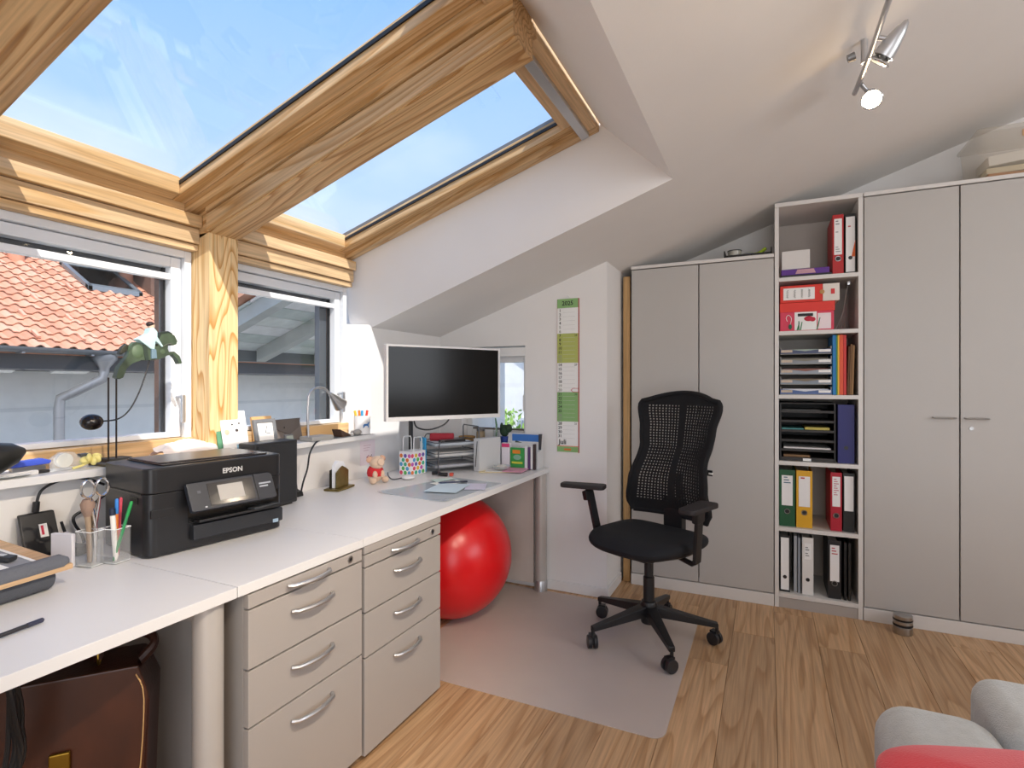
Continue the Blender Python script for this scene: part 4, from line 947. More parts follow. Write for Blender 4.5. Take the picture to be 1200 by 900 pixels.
for i in range(9):
    a = i*40; cc = Vector((.016*math.cos(R(a)), .016*math.sin(R(a)), .022+.006*(i % 3)))
    part('petal', MB().ball(cc, .015, (1, .5, .9), 10, 6, Euler((R(20*(i % 4)), R(25), R(a))).to_matrix()), mat('ecdf8e', .8), fl_)
part('stem', MB().tube([(0, 0, .02), (.0, -.03, .008), (0, -.05, .004)], .004, 6), mat('e4d88a', .8), fl_)
single('paper_slip', MB().obox((0, 0, .006), (.05, .08, .002), (0, -6, 0)), PAPER, 'curled white paper slip on the front edge of the window board', 'paper', (-1.955, .80, ZB), 20)
single('papers', MB().box(-.04, .04, -.12, .12, 0, .012), mat('e8e6e2', .8), 'small pile of loose white papers under the black lamp shade', 'paper', (-2.0, .74, ZB), 4, bev=.001)
single('dark_box', MB().box(-.03, .03, -.04, .04, 0, .018), mat('3b3a36', .5), 'flat dark wooden box behind the yellow paper flower', 'box', (-2.02, 1.10, ZB), bev=.003)
# behind the printer: crumpled cloth, cards, clock, wallet
f = MB().grid(24, 10, lambda u, v: (-.04+.08*u, -.10+.22*v+.01*math.sin(9*u), .05*math.sin(math.pi*u)*(.5+.5*math.sin(math.pi*v))+.006*math.sin(17*u+9*v)+.002))
single('tissue', f, mat('f0e4dc', .9), 'crumpled white cloth on the window board behind the printer', 'cloth', (-1.995, 1.32, ZB+.005))
single('pink_card', MB().box(-.045, .045, -.10, .10, 0, .004), mat('e9b9ae', .7), 'pale pink card lying under the white cloth behind the printer', 'card', (-1.985, 1.24, ZB), 6)
pcd = thing('postcard', 'postcard with a white dog portrait leaning against the wooden post', 'postcard', (-1.955, 1.52, ZB))
TL = Euler((0, R(-12), 0)).to_matrix()
def leanbox(x0, x1, y0, y1, z0, z1): q_ = MB().box(x0, x1, y0, y1, z0, z1); q_.v = [tuple(TL @ Vector(v_)) for v_ in q_.v]; return q_
part('card', leanbox(0, .003, -.058, .058, 0, .160), mat('f1efec', .6), pcd)
f = leanbox(.0031, .0036, .0, .056, .0, .022); part('blue_print', f, mat('9cc4d8', .6), pcd)
for (yy, zz, r_) in ((-.008, .105, .005), (.024, .108, .005), (.010, .080, .008)):
    q_ = MB().ball((.0035, yy, zz), r_, (.15, 1, .8), 10, 6); q_.v = [tuple(TL @ Vector(v_)) for v_ in q_.v]; part('dog_feature', q_, mat('4a4442', .6), pcd)
q_ = MB().ball((.0032, -.035, .075), .012, (.1, 1, 1), 10, 6); q_.v = [tuple(TL @ Vector(v_)) for v_ in q_.v]; part('dog_ear', q_, mat('d6b49a', .6), pcd)
single('postcard', leanbox(0, .003, -.06, .05, 0, .170), mat('5b8f6e', .6), 'green edged card behind the dog postcard', 'postcard', (-1.964, 1.505, ZB))
fr_ = thing('picture_frame', 'grey picture frame with a white clock face on the window board', 'picture frame', (-1.945, 1.655, ZB))
f = leanbox(0, .014, -.055, -.040, 0, .118); f2 = leanbox(0, .014, .040, .055, 0, .118); f3 = leanbox(0, .014, -.04, .04, 0, .014); f4 = leanbox(0, .014, -.04, .04, .104, .118)
for q_ in (f2, f3, f4): f.add(q_.v, q_.f)
part('frame', f, mat('8b8d90', .4, .4), fr_, .001)
part('face', leanbox(.004, .008, -.04, .04, .014, .104), PAPER, fr_)
for (a, l_) in ((20, .03), (100, .022)):
    q_ = MB().tube([(.009, 0, .06), (.009, l_*math.sin(R(a)), .06+l_*math.cos(R(a)))], .0013, 6); q_.v = [tuple(TL @ Vector(v_)) for v_ in q_.v]; part('hand', q_, INK, fr_)
gd = thing('gadget', 'small grey thermometer display leaning beside the picture frame', 'thermometer', (-1.945, 1.775, ZB))
part('case', leanbox(0, .012, -.024, .024, 0, .042), mat('6f7174', .4), gd, .004)
part('display', leanbox(.0121, .013, -.018, .018, .007, .035), mat('9aa39a', .3), gd)
wl = thing('leather_folder', 'grey brown leather folder leaning against the window beside the steel lamp', 'folder', (-2.03, 1.83, ZB), 8)
part('back', leanbox(0, .006, -.12, .12, 0, .105), mat('6d645e', .6), wl, .002)
q_ = MB().prism([(-.12, .105), (.12, .105), (.10, .06), (.03, .03), (-.03, .05)], 'x', .007, .011); q_.v = [tuple(TL @ Vector(v_)) for v_ in q_.v]; part('flap', q_, mat('5b534e', .6), wl, .001)
q_ = MB().ball((.012, .0, .065), .004, n=10, k=6); q_.v = [tuple(TL @ Vector(v_)) for v_ in q_.v]; part('stud', q_, mat('3a3532', .4), wl)
single('wooden_frame', leanbox(-.006, .004, -.045, .06, 0, .125), mat('d3a873', .6), 'bare wooden picture frame standing behind the leather folder', 'picture frame', (-2.04, 1.72, ZB))
single('wood_strip', MB().box(-.008, .008, -.10, .10, 0, .06), mat('d9b07a', .6), 'pale wooden strip behind the lamp base on the window board', 'board', (-2.04, 2.08, ZB), bev=.002)
lm = thing('gooseneck_lamp', 'steel gooseneck desk lamp with cone shade clamped to the window board', 'lamp', (-1.955, 1.90, ZB))
part('clamp', MB().box(-.04, .045, -.02, .12, 0, .022), mat('b9b8b4', .4, .4), lm, .006)
pth = [(0, .0, .02), (0, -.004, .12), (0, 0, .20)]+[(0, .07-.07*math.cos(R(a)), .20+.052*math.sin(R(a))) for a in range(20, 130, 15)]+[(0, .142, .215)]
part('neck', MB().tube(smoothpath(pth, 4), .0058, 10), ALU, lm)
sd_ = Vector((.02, .75, -.62)).normalized(); mrot = sd_.to_track_quat('Z', 'Y').to_matrix()
part('shade', MB().lathe([(.008, 0), (.013, .015), (.017, .03), (.036, .095), (.033, .095), (.010, .03)], (0, .138, .222), 24, mrot), STEEL, lm)
bk_ = thing('notebook', 'small dark brown notebook standing open by the mug', 'notebook', (-1.955, 2.13, ZB+.0045), 10)
part('cover', MB().hexa([(-.02, -.05, 0), (.03, -.05, 0), (.03, .03, 0), (-.02, .03, 0), (-.02, -.07, .04), (.03, -.07, .04), (.03, .028, .004), (-.02, .028, .004)]), mat('4a3426', .6), bk_, .002)
single('tin_plate', MB().box(-.05, .05, -.14, .10, 0, .004), mat('8a8c8e', .4, .6), 'flat grey metal plate under the notebook on the window board', 'plate', (-1.97, 2.14, ZB), bev=.001)
mg = thing('mug', 'white mug with blue horse print holding markers at the end of the window board', 'mug', (-1.965, 2.285, ZB))
part('cup', MB().lathe([(.0, .003), (.042, .003), (.044, .10), (.041, .10), (.039, .01)], n=32), mat('f0eeec', .3), mg)
part('handle', MB().tube([(0, .042, .08), (0, .062, .078), (0, .070, .05), (0, .062, .024), (0, .042, .022)], .005, 8), mat('f0eeec', .3), mg)
hp_ = MB(); K2 = .00085
for sgn in (1,):
    base = [(-22, -6), (-14, 6), (8, 6), (16, 18), (26, 16), (20, 8), (16, -2), (20, -18), (14, -18), (8, -6), (-8, -6), (-16, -18), (-22, -18), (-18, -6)]
    ring = []
    for a_, z_ in base:
        an = a_*K2/.044; ring.append((a_, z_, an))
    n_ = len(ring)
    hp_.add([(.0442*math.cos(an-.35), .0442*math.sin(an-.35), .052+z_*K2) for a_, z_, an in ring]+[(.0452*math.cos(an-.35), .0452*math.sin(an-.35), .052+z_*K2) for a_, z_, an in ring],
            [tuple(range(n_)), tuple(range(n_, 2*n_))]+[(i, (i+1) % n_, (i+1) % n_+n_, i+n_) for i in range(n_)])
part('horse_print', hp_, mat('3f78b8', .5), mg)
for (lb, dx, dy, cc) in (('light blue marker', .01, -.012, '2f9fd8'), ('red marker', .01, .018, 'd8452f'), ('yellow marker', -.01, -.03, 'e8c23a'), ('orange marker', -.015, .0, 'e07a2a')):
    pen(lb+' standing in the white horse mug', (-1.965+dx*.5, 2.285+dy*.5, ZB+.012), (-1.965+dx*1.4, 2.285+dy*1.4, ZB+.128), .006, 'eeeeee', cc, .74)
single('pebble', MB().ball((0, 0, .016), .02, (1, 1.2, .8)), mat('a8a29a', .7, var=.2, vscale=40), 'grey stone in front of the white mug', 'stone', (-1.945, 2.225, ZB))
ncd = thing('wall_card', 'pale pink card with two tiny horses taped to the wall', 'card', (XW+.001, 2.36, .86))
part('card', MB().box(0, .0015, -.052, .07, -.055, .078), mat('ecdde2', .7), ncd)
for (yy, cc) in ((.005, 'a8304a'), (.032, '3a2a34')):
    f = MB(); f.ball((.0018, yy, -.012), .007, (.15, 1, .5), 10, 6); f.box(.0014, .0022, yy-.006, yy-.004, -.024, -.013); f.box(.0014, .0022, yy+.004, yy+.006, -.024, -.013); f.ball((.0018, yy+.009, -.005), .003, (.3, 1, 1.2), 8, 6)
    part('horse_print', f, mat(cc, .6), ncd)
for i in range(3): part('text_line', MB().box(.0015, .0019, -.025, .035-.01*i, .05-.013*i, .053-.013*i), mat('c8a8b4', .6), ncd)
BR = mat('8a7a4a', .38, .85, var=.2, vscale=30)
lh = thing('letter_holder', 'small brass letter holder with white cards on the desk', 'letter holder', (-1.885, 2.03, .741), 12)
part('base', MB().prism([(-.040, -.075), (.040, -.075), (.045, .0), (.040, .075), (-.040, .075), (-.045, 0)], 'z', 0, .010), BR, lh, .003)
part('front', MB().prism([(-.055, .010), (.055, .010), (.055, .085), (.03, .10), (0, .112), (-.03, .10), (-.055, .085)], 'x', .012, .017), BR, lh, .0015)
part('back', MB().prism([(-.055, .010), (.055, .010), (.055, .095), (0, .105), (-.055, .095)], 'x', -.022, -.018), mat('3a3428', .5, .5), lh, .001)
single('cards', MB().prism([(-.048, 0), (.045, 0), (.045, .095), (.028, .118), (-.02, .128), (-.048, .105)], 'x', -.012, .004), mat('eef0f6', .8), 'white cards standing in the brass letter holder', 'card', (-1.885, 2.03, .752), 12)

pl = thing('plush_toy', 'beige plush pig in a red shirt sitting on the desk', 'plush toy', (-1.84, 2.24, .741), -22)
PLU = mat('dcbfa6', .95, bump=.6, bscale=300, sheen=.3)
bd = MB(); bd.ball((0, 0, .045), .043, (.9, .95, 1.05)); bd.ball((.018, 0, .104), .036, (1.1, 1.05, .95)); bd.tube([(.03, 0, .104), (.062, 0, .112)], [.024, .017], 14)
for s_ in (-1, 1):
    bd.ball((.04, s_*.035, .018), .019, (1.3, .9, .9)); bd.ball((.035, s_*.020, .045), .014, (1, .9, 1.5))
part('body', bd, PLU, pl)
part('shirt', MB().lathe([(.040, .035), (.043, .05), (.040, .068), (.030, .084), (.026, .086), (.024, .06)], (.002, 0, 0), 24), mat('c9262e', .85), pl)
for s_ in (-1, 1):
    part('ear', MB().ball((.008, s_*.036, .122), .018, (.5, 1.1, .9), 12, 8, Euler((R(-25*s_), 0, 0)).to_matrix()), mat('cfa58c', .95), pl)
    part('eye', MB().ball((.046, s_*.016, .112), .0035), BLACKG, pl)
gb = thing('gift_bag', 'white paper gift bag with coloured polka dots on the desk', 'gift bag', (-1.825, 2.545, .741), -6)
bw_, bd_, bh_ = .062, .042, .132
b = MB(); b.box(-bd_, bd_, -bw_, bw_, 0, .002); b.box(-bd_, -bd_+.0015, -bw_, bw_, .002, bh_); b.box(bd_-.0015, bd_, -bw_, bw_, .002, bh_); b.box(-bd_+.0015, bd_-.0015, -bw_, -bw_+.0015, .002, bh_); b.box(-bd_+.0015, bd_-.0015, bw_-.0015, bw_, .002, bh_)
part('bag', b, mat('efeef0', .5), gb)
cols = ['e07a3a', 'e0b93a', '4f9fd0', '6a5ab0', 'd84a6a', '3fae8a', 'c05ab0', '5ab05a']
k = 0
for r_ in range(5):
    for q__ in range(5):
        yy = -bw_+.014+q__*.030+(.015 if r_ % 2 else 0); zz = .014+r_*.0235
        if yy > bw_-.008: continue
        part('dot_print', MB().cyl((bd_, yy, zz), (bd_+.0006, yy, zz), .0115, n=14), mat(cols[(k*5+r_) % 8], .6), gb); k += 1
    for q__ in range(3):
        xx = -bd_+.014+q__*.030+(.015 if r_ % 2 else 0); zz = .014+r_*.0235
        if xx > bd_-.008: continue
        part('dot_print', MB().cyl((xx, -bw_, zz), (xx, -bw_-.0006, zz), .0115, n=14), mat(cols[(k*3+r_) % 8], .6), gb); k += 1
for xx in (-bd_+.003, bd_-.003): part('handle', MB().tube([(xx, -.035, bh_-.02), (xx, -.033, bh_+.065), (xx, -.026, bh_+.078), (xx, .026, bh_+.078), (xx, .033, bh_+.065), (xx, .035, bh_-.02)], .0035, 8), WHITEP, gb)
ms = thing('charger_puck', 'white rounded charger with cable beside the polka dot bag', 'charger', (-1.74, 2.39, .741), 20)
part('case', MB().ball((0, 0, .012), .035, (1, 1.25, .35)), mat('e8e8ea', .35), ms)
part('lead', MB().tube(smoothpath([(-.03, -.01, .008), (-.07, -.05, .006), (-.10, -.03, .02), (-.12, .02, .03)]), .003, 6), mat('3c4048', .5), ms)
# wire letter trays in the corner
wt = thing('wire_letter_tray', 'three-tier grey wire letter tray in the desk corner', 'letter tray', (-1.725, 2.80, .741), -35)
GW = mat('707276', .35, .8)
for i in range(3):
    zz = .025+i*.062
    t__ = part('tier', MB().box(-.11, .11, -.15, .15, zz, zz+.003), mat('9a9c9f', .4, .5), wt)
    e_ = MB(); e_.tube([(-.11, -.15, zz+.022), (.11, -.15, zz+.022), (.125, -.13, zz+.022), (.11, .15, zz+.022), (-.11, .15, zz+.022), (-.11, -.15, zz+.022)], .003, 6); part('rim_wire', e_, GW, t__)
for sx_ in (-1, 1):
    part('side_frame', MB().tube(smoothpath([(sx_*.112, -.12, 0), (sx_*.112, -.13, .05), (sx_*.112, -.125, .19), (sx_*.112, -.09, .205)] if sx_ < 0 else [(sx_*.112, -.12, 0), (sx_*.112, -.13, .05), (sx_*.112, -.12, .17), (sx_*.112, -.09, .18)], 4), .0035, 6), GW, wt)
    part('side_frame', MB().tube([(sx_*.112, .12, 0), (sx_*.112, .13, .18)], .0035, 6), GW, wt)
part('back_handle', MB().tube([(-.112, .13, .17), (-.112, .13, .245), (-.10, .13, .255), (.10, .13, .255), (.112, .13, .245), (.112, .13, .17)], .004, 6), GW, wt)
LW = (-1.725, 2.80, .741)
for i, (cc, hh, lb) in enumerate((('c8c8cc', .012, 'grey papers in the lowest tier of the wire tray'), ('e4e2de', .022, 'thick white sheaf in the middle tier of the wire tray'), ('d5dbe0', .012, 'pale papers in the top tier of the wire tray'))):
    single('papers', MB().box(-.10, .10, -.14, .12, .0285+i*.062, .0285+i*.062+hh), mat(cc, .8, bump=.3), lb, 'paper', LW, -35, bev=.001)
rl = thing('red_case', 'rolled red case with dark end on top of the wire tray', 'case', (-1.725, 2.80, .741), -35)
part('roll', MB().cyl((-.085, -.10, .188), (-.01, .02, .188), .024, n=20), mat('b8303c', .7), rl, .003)
part('end', MB().cyl((-.0865, -.1025, .188), (-.085, -.10, .188), .018, n=18), mat('2a1418', .6), rl)
single('remote_control', MB().obox((.06, -.02, .173), (.05, .16, .018), (0, 0, 10)), BLACKP, 'flat black device on top of the wire tray', 'device', LW, -35, bev=.004)
cb = thing('cardboard_folder', 'bright blue printed cardboard folder standing behind the polka dot bag', 'folder', (-1.835, 2.665, .741), -38)
part('cover', MB().box(-.045, .045, -.006, .006, 0, .195), mat('2a9fd6', .5), cb, .001)
part('print', MB().box(-.038, -.018, -.0075, -.0061, .11, .17), mat('dfeaf0', .6), cb)
part('print', MB().box(.0, .035, -.0075, -.0061, .02, .12), mat('f0efec', .6), cb)
part('print', MB().cyl((.015, -.0062, .15), (.015, -.0074, .15), .014, n=16), mat('7cc4e4', .6), cb)
bf = thing('magazine_file', 'light grey magazine file beside the wire letter tray', 'magazine file', (-1.505, 2.87, .741), -20)
part('box', MB().prism([(-.025, 0), (.025, 0), (.025, .19), (-.025, .19)], 'y', -.10, .07), mat('d0d0d0', .5), bf, .002)
part('slit', MB().obox((.0, -.1008, .10), (.006, .0015, .15), (0, 6, 0)), mat('4a4a4a', .5), bf)
single('usb_gadget', MB().tube(smoothpath([(-.05, -.02, .012), (-.02, .0, .014), (.01, -.01, .012), (.045, .012, .011)]), .010, 8), BLACKP, 'small black gadget with cable in front of the wire tray', 'gadget', (-1.64, 2.55, .741), -20)
single('red_gadget_cap', MB().obox((0, 0, .009), (.02, .025, .017), (0, 0, 20)), mat('d0503c', .5), 'small red cap beside the black gadget', 'cap', (-1.585, 2.575, .741), bev=.003)
# desk pad
dpm = MB()
def padf(u, v):
    A_, B_, C_, D_ = Vector((-1.655, 2.03, 0)), Vector((-1.255, 1.985, 0)), Vector((-1.235, 2.49, 0)), Vector((-1.56, 2.53, 0))
    p = (A_*(1-u)+B_*u)*(1-v)+(D_*(1-u)+C_*u)*v
    lift = .0015+.012*max(0, 1-u-v-.75)*4*.5+.006*max(0, (u-v)-.8)*5
    return (p.x, p.y, .741+lift)
dpm.grid(20, 20, padf)
dpd = single('desk_pad', dpm, sheetmat('pad_vinyl', 'd6dee4', .60, .08), 'glossy translucent desk pad with papers under it', 'desk pad', solid=.002)
for (lb, cx_, cy_, sx_, sy_, rz__, cc) in (('pale blue sheet on the desk pad', -1.40, 2.24, .16, .22, 12, 'c9dbe6'), ('white note sheet under the pen on the desk pad', -1.475, 2.36, .10, .15, -20, 'f0efea'), ('lavender sheet at the corner of the desk pad', -1.30, 2.34, .10, .16, 25, 'd6d2e4'), ('mint sheet sticking up on the desk pad', -1.535, 2.42, .09, .12, -35, 'cfe4dd')):
    single('paper_sheet', MB().box(-sx_/2, sx_/2, -sy_/2, sy_/2, 0, .0008), mat(cc, .6), lb, 'paper', (cx_, cy_, .7455+.001*((len(lb) % 4))), rz__)
pen('dark blue ballpoint pen lying on the desk pad', (-1.50, 2.31, .7535), (-1.385, 2.405, .7535), .0042, '2a3552', '1c2436')
# papers and books by the gable wall
for i, (cx_, cy_, sx_, sy_, rz__, cc, lb) in enumerate(((-1.43, 2.86, .24, .17, 28, 'e8d6a8', 'magazine with yellow edge on the desk by the gable wall'), (-1.40, 2.88, .22, .16, 20, 'e9e6e6', 'white leaflet on the yellow edged magazine'), (-1.33, 2.87, .12, .15, 8, 'e6a0bc', 'pink leaflet lying before the upright books'))):
    single('magazine', MB().box(-sx_/2, sx_/2, -sy_/2, sy_/2, 0, .003), mat(cc, .5, var=.1, vscale=20), lb, 'magazine', (cx_, cy_, .741+i*.0035), rz__)
ds = thing('glass_dish', 'round glass dish on the leaflets by the gable wall', 'dish', (-1.405, 2.835, .7525))
part('dish', MB().lathe([(.02, 0), (.045, .008), (.055, .022), (.052, .022), (.04, .012), (0, .006)], n=28), sheetmat('dish_glass', 'dfe5e3', .5, .1), ds)
part('sweets', MB().ball((0, 0, .016), .03, (1, 1, .35)), mat('d9d4cc', .6), ds)
bh = thing('book_stand', 'white magazine rack with blue photo cover against the gable wall', 'magazine rack', (-1.35, 3.005, .741))
part('rack', MB().prism([(-.03, 0), (.06, 0), (.06, .205), (.05, .205), (.03, .11), (-.03, .10)], 'x', -.115, .115), mat('d8d8d8', .4), bh, .001)
part('cover_photo', MB().box(-.085, .095, .040, .046, .118, .200), mat('3f78c4', .4), bh)
part('cover_mountain', MB().prism([(-.08, .118), (.02, .118), (-.02, .15), (-.06, .16)], 'y', .038, .0405), mat('4a5a50', .6), bh)
part('cover_title', MB().box(-.01, .06, .0375, .0395, .118, .132), mat('e0407a', .5), bh)
part('dark_edge', MB().box(.096, .112, .03, .05, .10, .205), mat('3c3c40', .5), bh)
gbk = thing('green_booklet', 'green booklet with orange title standing among the books', 'book', (-1.355, 2.945, .744), 0)
part('cover', MB().box(-.045, .045, 0, .010, 0, .125), mat('3a9a4a', .45, var=.15, vscale=30), gbk, .001)
part('title_print', MB().box(-.03, .02, -.0012, -.0002, .09, .112), mat('e88a2a', .5), gbk)
part('title_print', MB().box(-.035, .035, -.0012, -.0002, .03, .042), mat('d8d84a', .5), gbk)
part('picture', MB().ball((0, -.0005, .068), .026, (1, .04, .6), 14, 8), mat('8ab89a', .5), gbk)
for i, (x_, wd, cc, lb, h) in enumerate(((-.105, .055, 'efe8ec', 'white booklet with pink top beside the green booklet', .15), (.048, .018, 'e8e8ea', 'white book right of the green booklet', .135), (.068, .016, '5a3a6a', 'purple book in the row by the gable wall', .13), (.086, .014, 'e6e4e2', 'thin white book beside the purple book', .14), (.101, .012, '3a2a2a', 'thin dark book at the end of the row', .15))):
    b_ = thing('book', lb, 'book', (-1.355+x_, 2.945, .744))
    part('cover', MB().box(0, wd, .001, .027, 0, h), mat(cc, .5), b_, .001)
    if i == 0: part('title_band', MB().box(.002, wd-.002, -.0005, .0005, h-.025, h-.003), mat('e0407a', .5), b_)
# things on the little window sill (z .872)
ct = thing('potted_cactus', 'dark green cactus in a blue pot on the small window sill', 'potted plant', (-1.495, 3.06, .8725))
part('pot', MB().lathe([(.0, 0), (.022, 0), (.028, .05), (.026, .05)], n=20), mat('2a3f8a', .4), ct)
for (dx, dz, r_, s3) in ((0, .085, .030, (1, 1, 1.25)), (.028, .10, .024, (1, 1, 1.1)), (-.02, .105, .016, (.7, .7, 1.9))):
    part('stem', MB().ball((dx, 0, dz), r_, s3), mat('27402a', .8, bump=.6, bscale=150, var=.2, vscale=30), ct)
for i, x_ in enumerate((-1.62, -1.585)):
    fg = thing('figurine', ('little red hen figurine beside the brown jar', 'little red hen figurine between the other hen and the slim glass')[i], 'figurine', (x_, 3.03, .8725), 0, 'red hen figurines')
    part('body', MB().ball((0, 0, .016), .017, (1.1, .8, .95)), mat('c81e22', .5), fg); part('head', MB().ball((.012, 0, .036), .008), mat('e8e0d8', .5), fg); part('tail', MB().ball((-.016, 0, .028), .008, (.6, .6, 1.2)), mat('c81e22', .5), fg)
jr = thing('jar', 'brown glass jar with lid on the small window sill', 'jar', (-1.665, 3.06, .8725))
part('jar', MB().lathe([(0, 0), (.026, 0), (.028, .01), (.028, .07), (.024, .076)], n=20), mat('a08a6a', .25), jr); part('lid', MB().lathe([(.027, .077), (.027, .092), (0, .092)], n=20), mat('6a6560', .4, .5), jr)
single('basket', MB().lathe([(.035, 0), (.05, .015), (.055, .04), (.05, .042), (.03, .02)], n=20), mat('a9814a', .8, bump=.5, bscale=120), 'small flat wicker bowl on the small window sill', 'bowl', (-1.76, 3.05, .8725))
po = thing('glass_vase', 'slim clear glass on the small window sill beside the cactus', 'glass', (-1.535, 3.02, .8725))
part('glass', MB().lathe([(0, .002), (.018, .002), (.019, .11), (.0175, .11), (.017, .006)], n=20), CLEAR, po)
part('green_stalk', MB().tube([(0, 0, .01), (.004, 0, .12), (-.004, 0, .165)], [.003, .006, .004], 8), mat('4f7a4a', .6), po)

# ------------------------------------------------------------------ under the desk: briefcase and cables
LE = mat('3a1a10', .42, var=.2, vscale=10, bump=.25, bscale=120)
bc = thing('briefcase', 'brown leather briefcase with brass clasp under the desk', 'briefcase', (-1.545, .725, .001), -40)
part('body', MB().prism([(-.24, .10), (.22, .10), (.235, .38), (.20, .44), (-.21, .44), (-.25, .38)], 'x', -.10, .08), LE, bc, .015, seg=3)
part('lower_body', MB().box(-.10, .08, -.235, .215, .0, .105), LE, bc, .008)
part('flap', MB().prism([(-.25, .455), (.21, .455), (.235, .40), (.22, .22), (.17, .13), (-.17, .13), (-.24, .22), (-.255, .40)], 'x', .082, .092), mat('42200f', .38, var=.2, vscale=10), bc, .004)
part('stitching', MB().tube(smoothpath([(.093, .205, .44), (.093, .225, .39), (.093, .210, .23), (.093, .165, .14), (.093, -.16, .14)], 4), .0018, 6), mat('c9a06a', .7), bc)
part('clasp', MB().box(.093, .103, .0, .05, .285, .325), mat('8a6a24', .3, .9), bc, .004)
part('handle', MB().tube(smoothpath([(0, -.09, .45), (0, -.075, .475), (0, 0, .488), (0, .075, .475), (0, .09, .45)]), .013, 10), LE, bc)
for yy in (-.09, .09): part('ring', MB().tube([(.014*math.cos(R(a)), yy, .455+.014*math.sin(R(a))) for a in range(0, 361, 30)], .003, 6), mat('b8923a', .3, .9), bc)
part('strap', MB().tube(smoothpath([(.02, .20, .44), (.0, .235, .465), (-.03, .20, .482), (-.06, .10, .47), (-.08, .03, .45)]), .012, 8), LE, bc)
bc.scale = (1, .8, 1.26)
cab = thing('cable_bundle', 'looped bundle of black cables hanging under the desk', 'cable', (-1.43, .50, -.012))
for i in range(6):
    j = [random.uniform(-.018, .018) for _ in range(8)]
    part('loop', MB().tube(smoothpath([(.02+j[0], .06+j[1]*.5, .71), (.02+j[2], .085+j[3], .58), (.02, .07+j[4], .46+j[5]), (.01, .0+j[1], .37+j[6]*2), (.0, -.08+j[2], .34+j[0]*2), (.01, -.14+j[3], .40+j[4]*2), (.02, -.13+j[6], .50+j[7]), (.025, -.03+j[5], .60), (.02+j[7], .04+j[0], .712)]), .0048, 7), BLACKP, cab)

# ------------------------------------------------------------------ wall calendar
cl = thing('wall_calendar', 'long narrow green and white wall calendar for July hanging on the gable wall', 'calendar', (-1.09, YG-.003, .838))
CW, CH = .066, .925
part('backing', MB().box(-CW-.002, CW+.006, .0, .003, 0, CH), mat('a8443a', .6), cl)
part('sheet', MB().box(-CW, CW, -.002, -.0001, .0, CH), PAPER, cl)
GR, OL = mat('8cb674', .6), mat('b3bb66', .6)
def band(z0, z1, m): part('band', MB().box(-CW, CW, -.0028, -.002, z0, z1), m, cl)
band(CH-.055, CH, GR); band(.003, .035, GR); part('rule', MB().box(-CW, CW, -.0028, -.002, .036, .040), mat('e07a3a', .6), cl)
top = CH-.058; step = (top-.085)/31
rowz = lambda d: top-(d-.5)*step
def week(d0, d1, m): band(rowz(d1)-step/2, rowz(d0)+step/2, m)
week(7, 13, OL); week(21, 27, GR)
for d in range(1, 32):
    if d % 7 in (5, 6) and d > 1: colr = mat('9a9a90', .7)
    else: colr = INK
    text(str(d), .024, colr, cl, (-CW+.018, -.0032, rowz(d)), FY, 'day_number', bold=.0003)
    part('day_line', MB().box(-CW+.036, CW-.02, -.0031, -.0028, rowz(d)-step/2, rowz(d)-step/2+.0012), mat('c9c9c4', .7), cl)
text('2025', .036, INK, cl, (.0, -.0032, CH-.028), FY, 'year', bold=.0006)
text('Juli', .040, INK, cl, (-CW+.034, -.0032, .062), FY, 'month', bold=.0008)
for d, n_ in ((7, '28'), (14, '29'), (21, '30'), (28, '31')): text(n_, .018, INK, cl, (CW-.014, -.0032, rowz(d)), FY, 'week_number')
part('day_marker', MB().tube([(-.005+CW*.4, -.004, rowz(20)), (.008+CW*.4, -.004, rowz(20)+.011), (CW+.002, -.004, rowz(20)+.011), (CW+.002, -.004, rowz(20)-.011), (.008+CW*.4, -.004, rowz(20)-.011), (-.005+CW*.4, -.004, rowz(20))], .0015, 6), mat('c83a4a', .5), cl)
part('hanger', MB().cyl((0, -.006, CH+.012), (0, .002, CH+.012), .009, n=14), WHITEP, cl)
part('logo_print', MB().box(-.022, .022, -.0034, -.0028, .013, .024), mat('e07a3a', .6), cl)

# ------------------------------------------------------------------ doorstop, sofa
dsn = thing('doorstop', 'stacked steel cylinder doorstop on the floor before the tall cupboard', 'doorstop', (.612, 3.30, .0005))
part('weight', MB().lathe([(.0, 0), (.040, 0), (.042, .004), (.042, .036), (.040, .038)], n=32), STEEL, dsn)
part('rubber_ring', MB().lathe([(.040, .0385), (.0425, .040), (.0425, .047), (.040, .0485)], n=32), BLACKP, dsn)
part('upper_weight', MB().lathe([(.040, .049), (.042, .051), (.042, .064), (.040, .066)], n=32), STEEL, dsn)
part('rubber_ring', MB().lathe([(.040, .0665), (.0425, .068), (.0425, .073), (.040, .0745)], n=32), BLACKP, dsn)
part('cap', MB().lathe([(.041, .075), (.042, .078), (.041, .092), (.036, .096), (.0, .096)], n=32), STEEL, dsn)

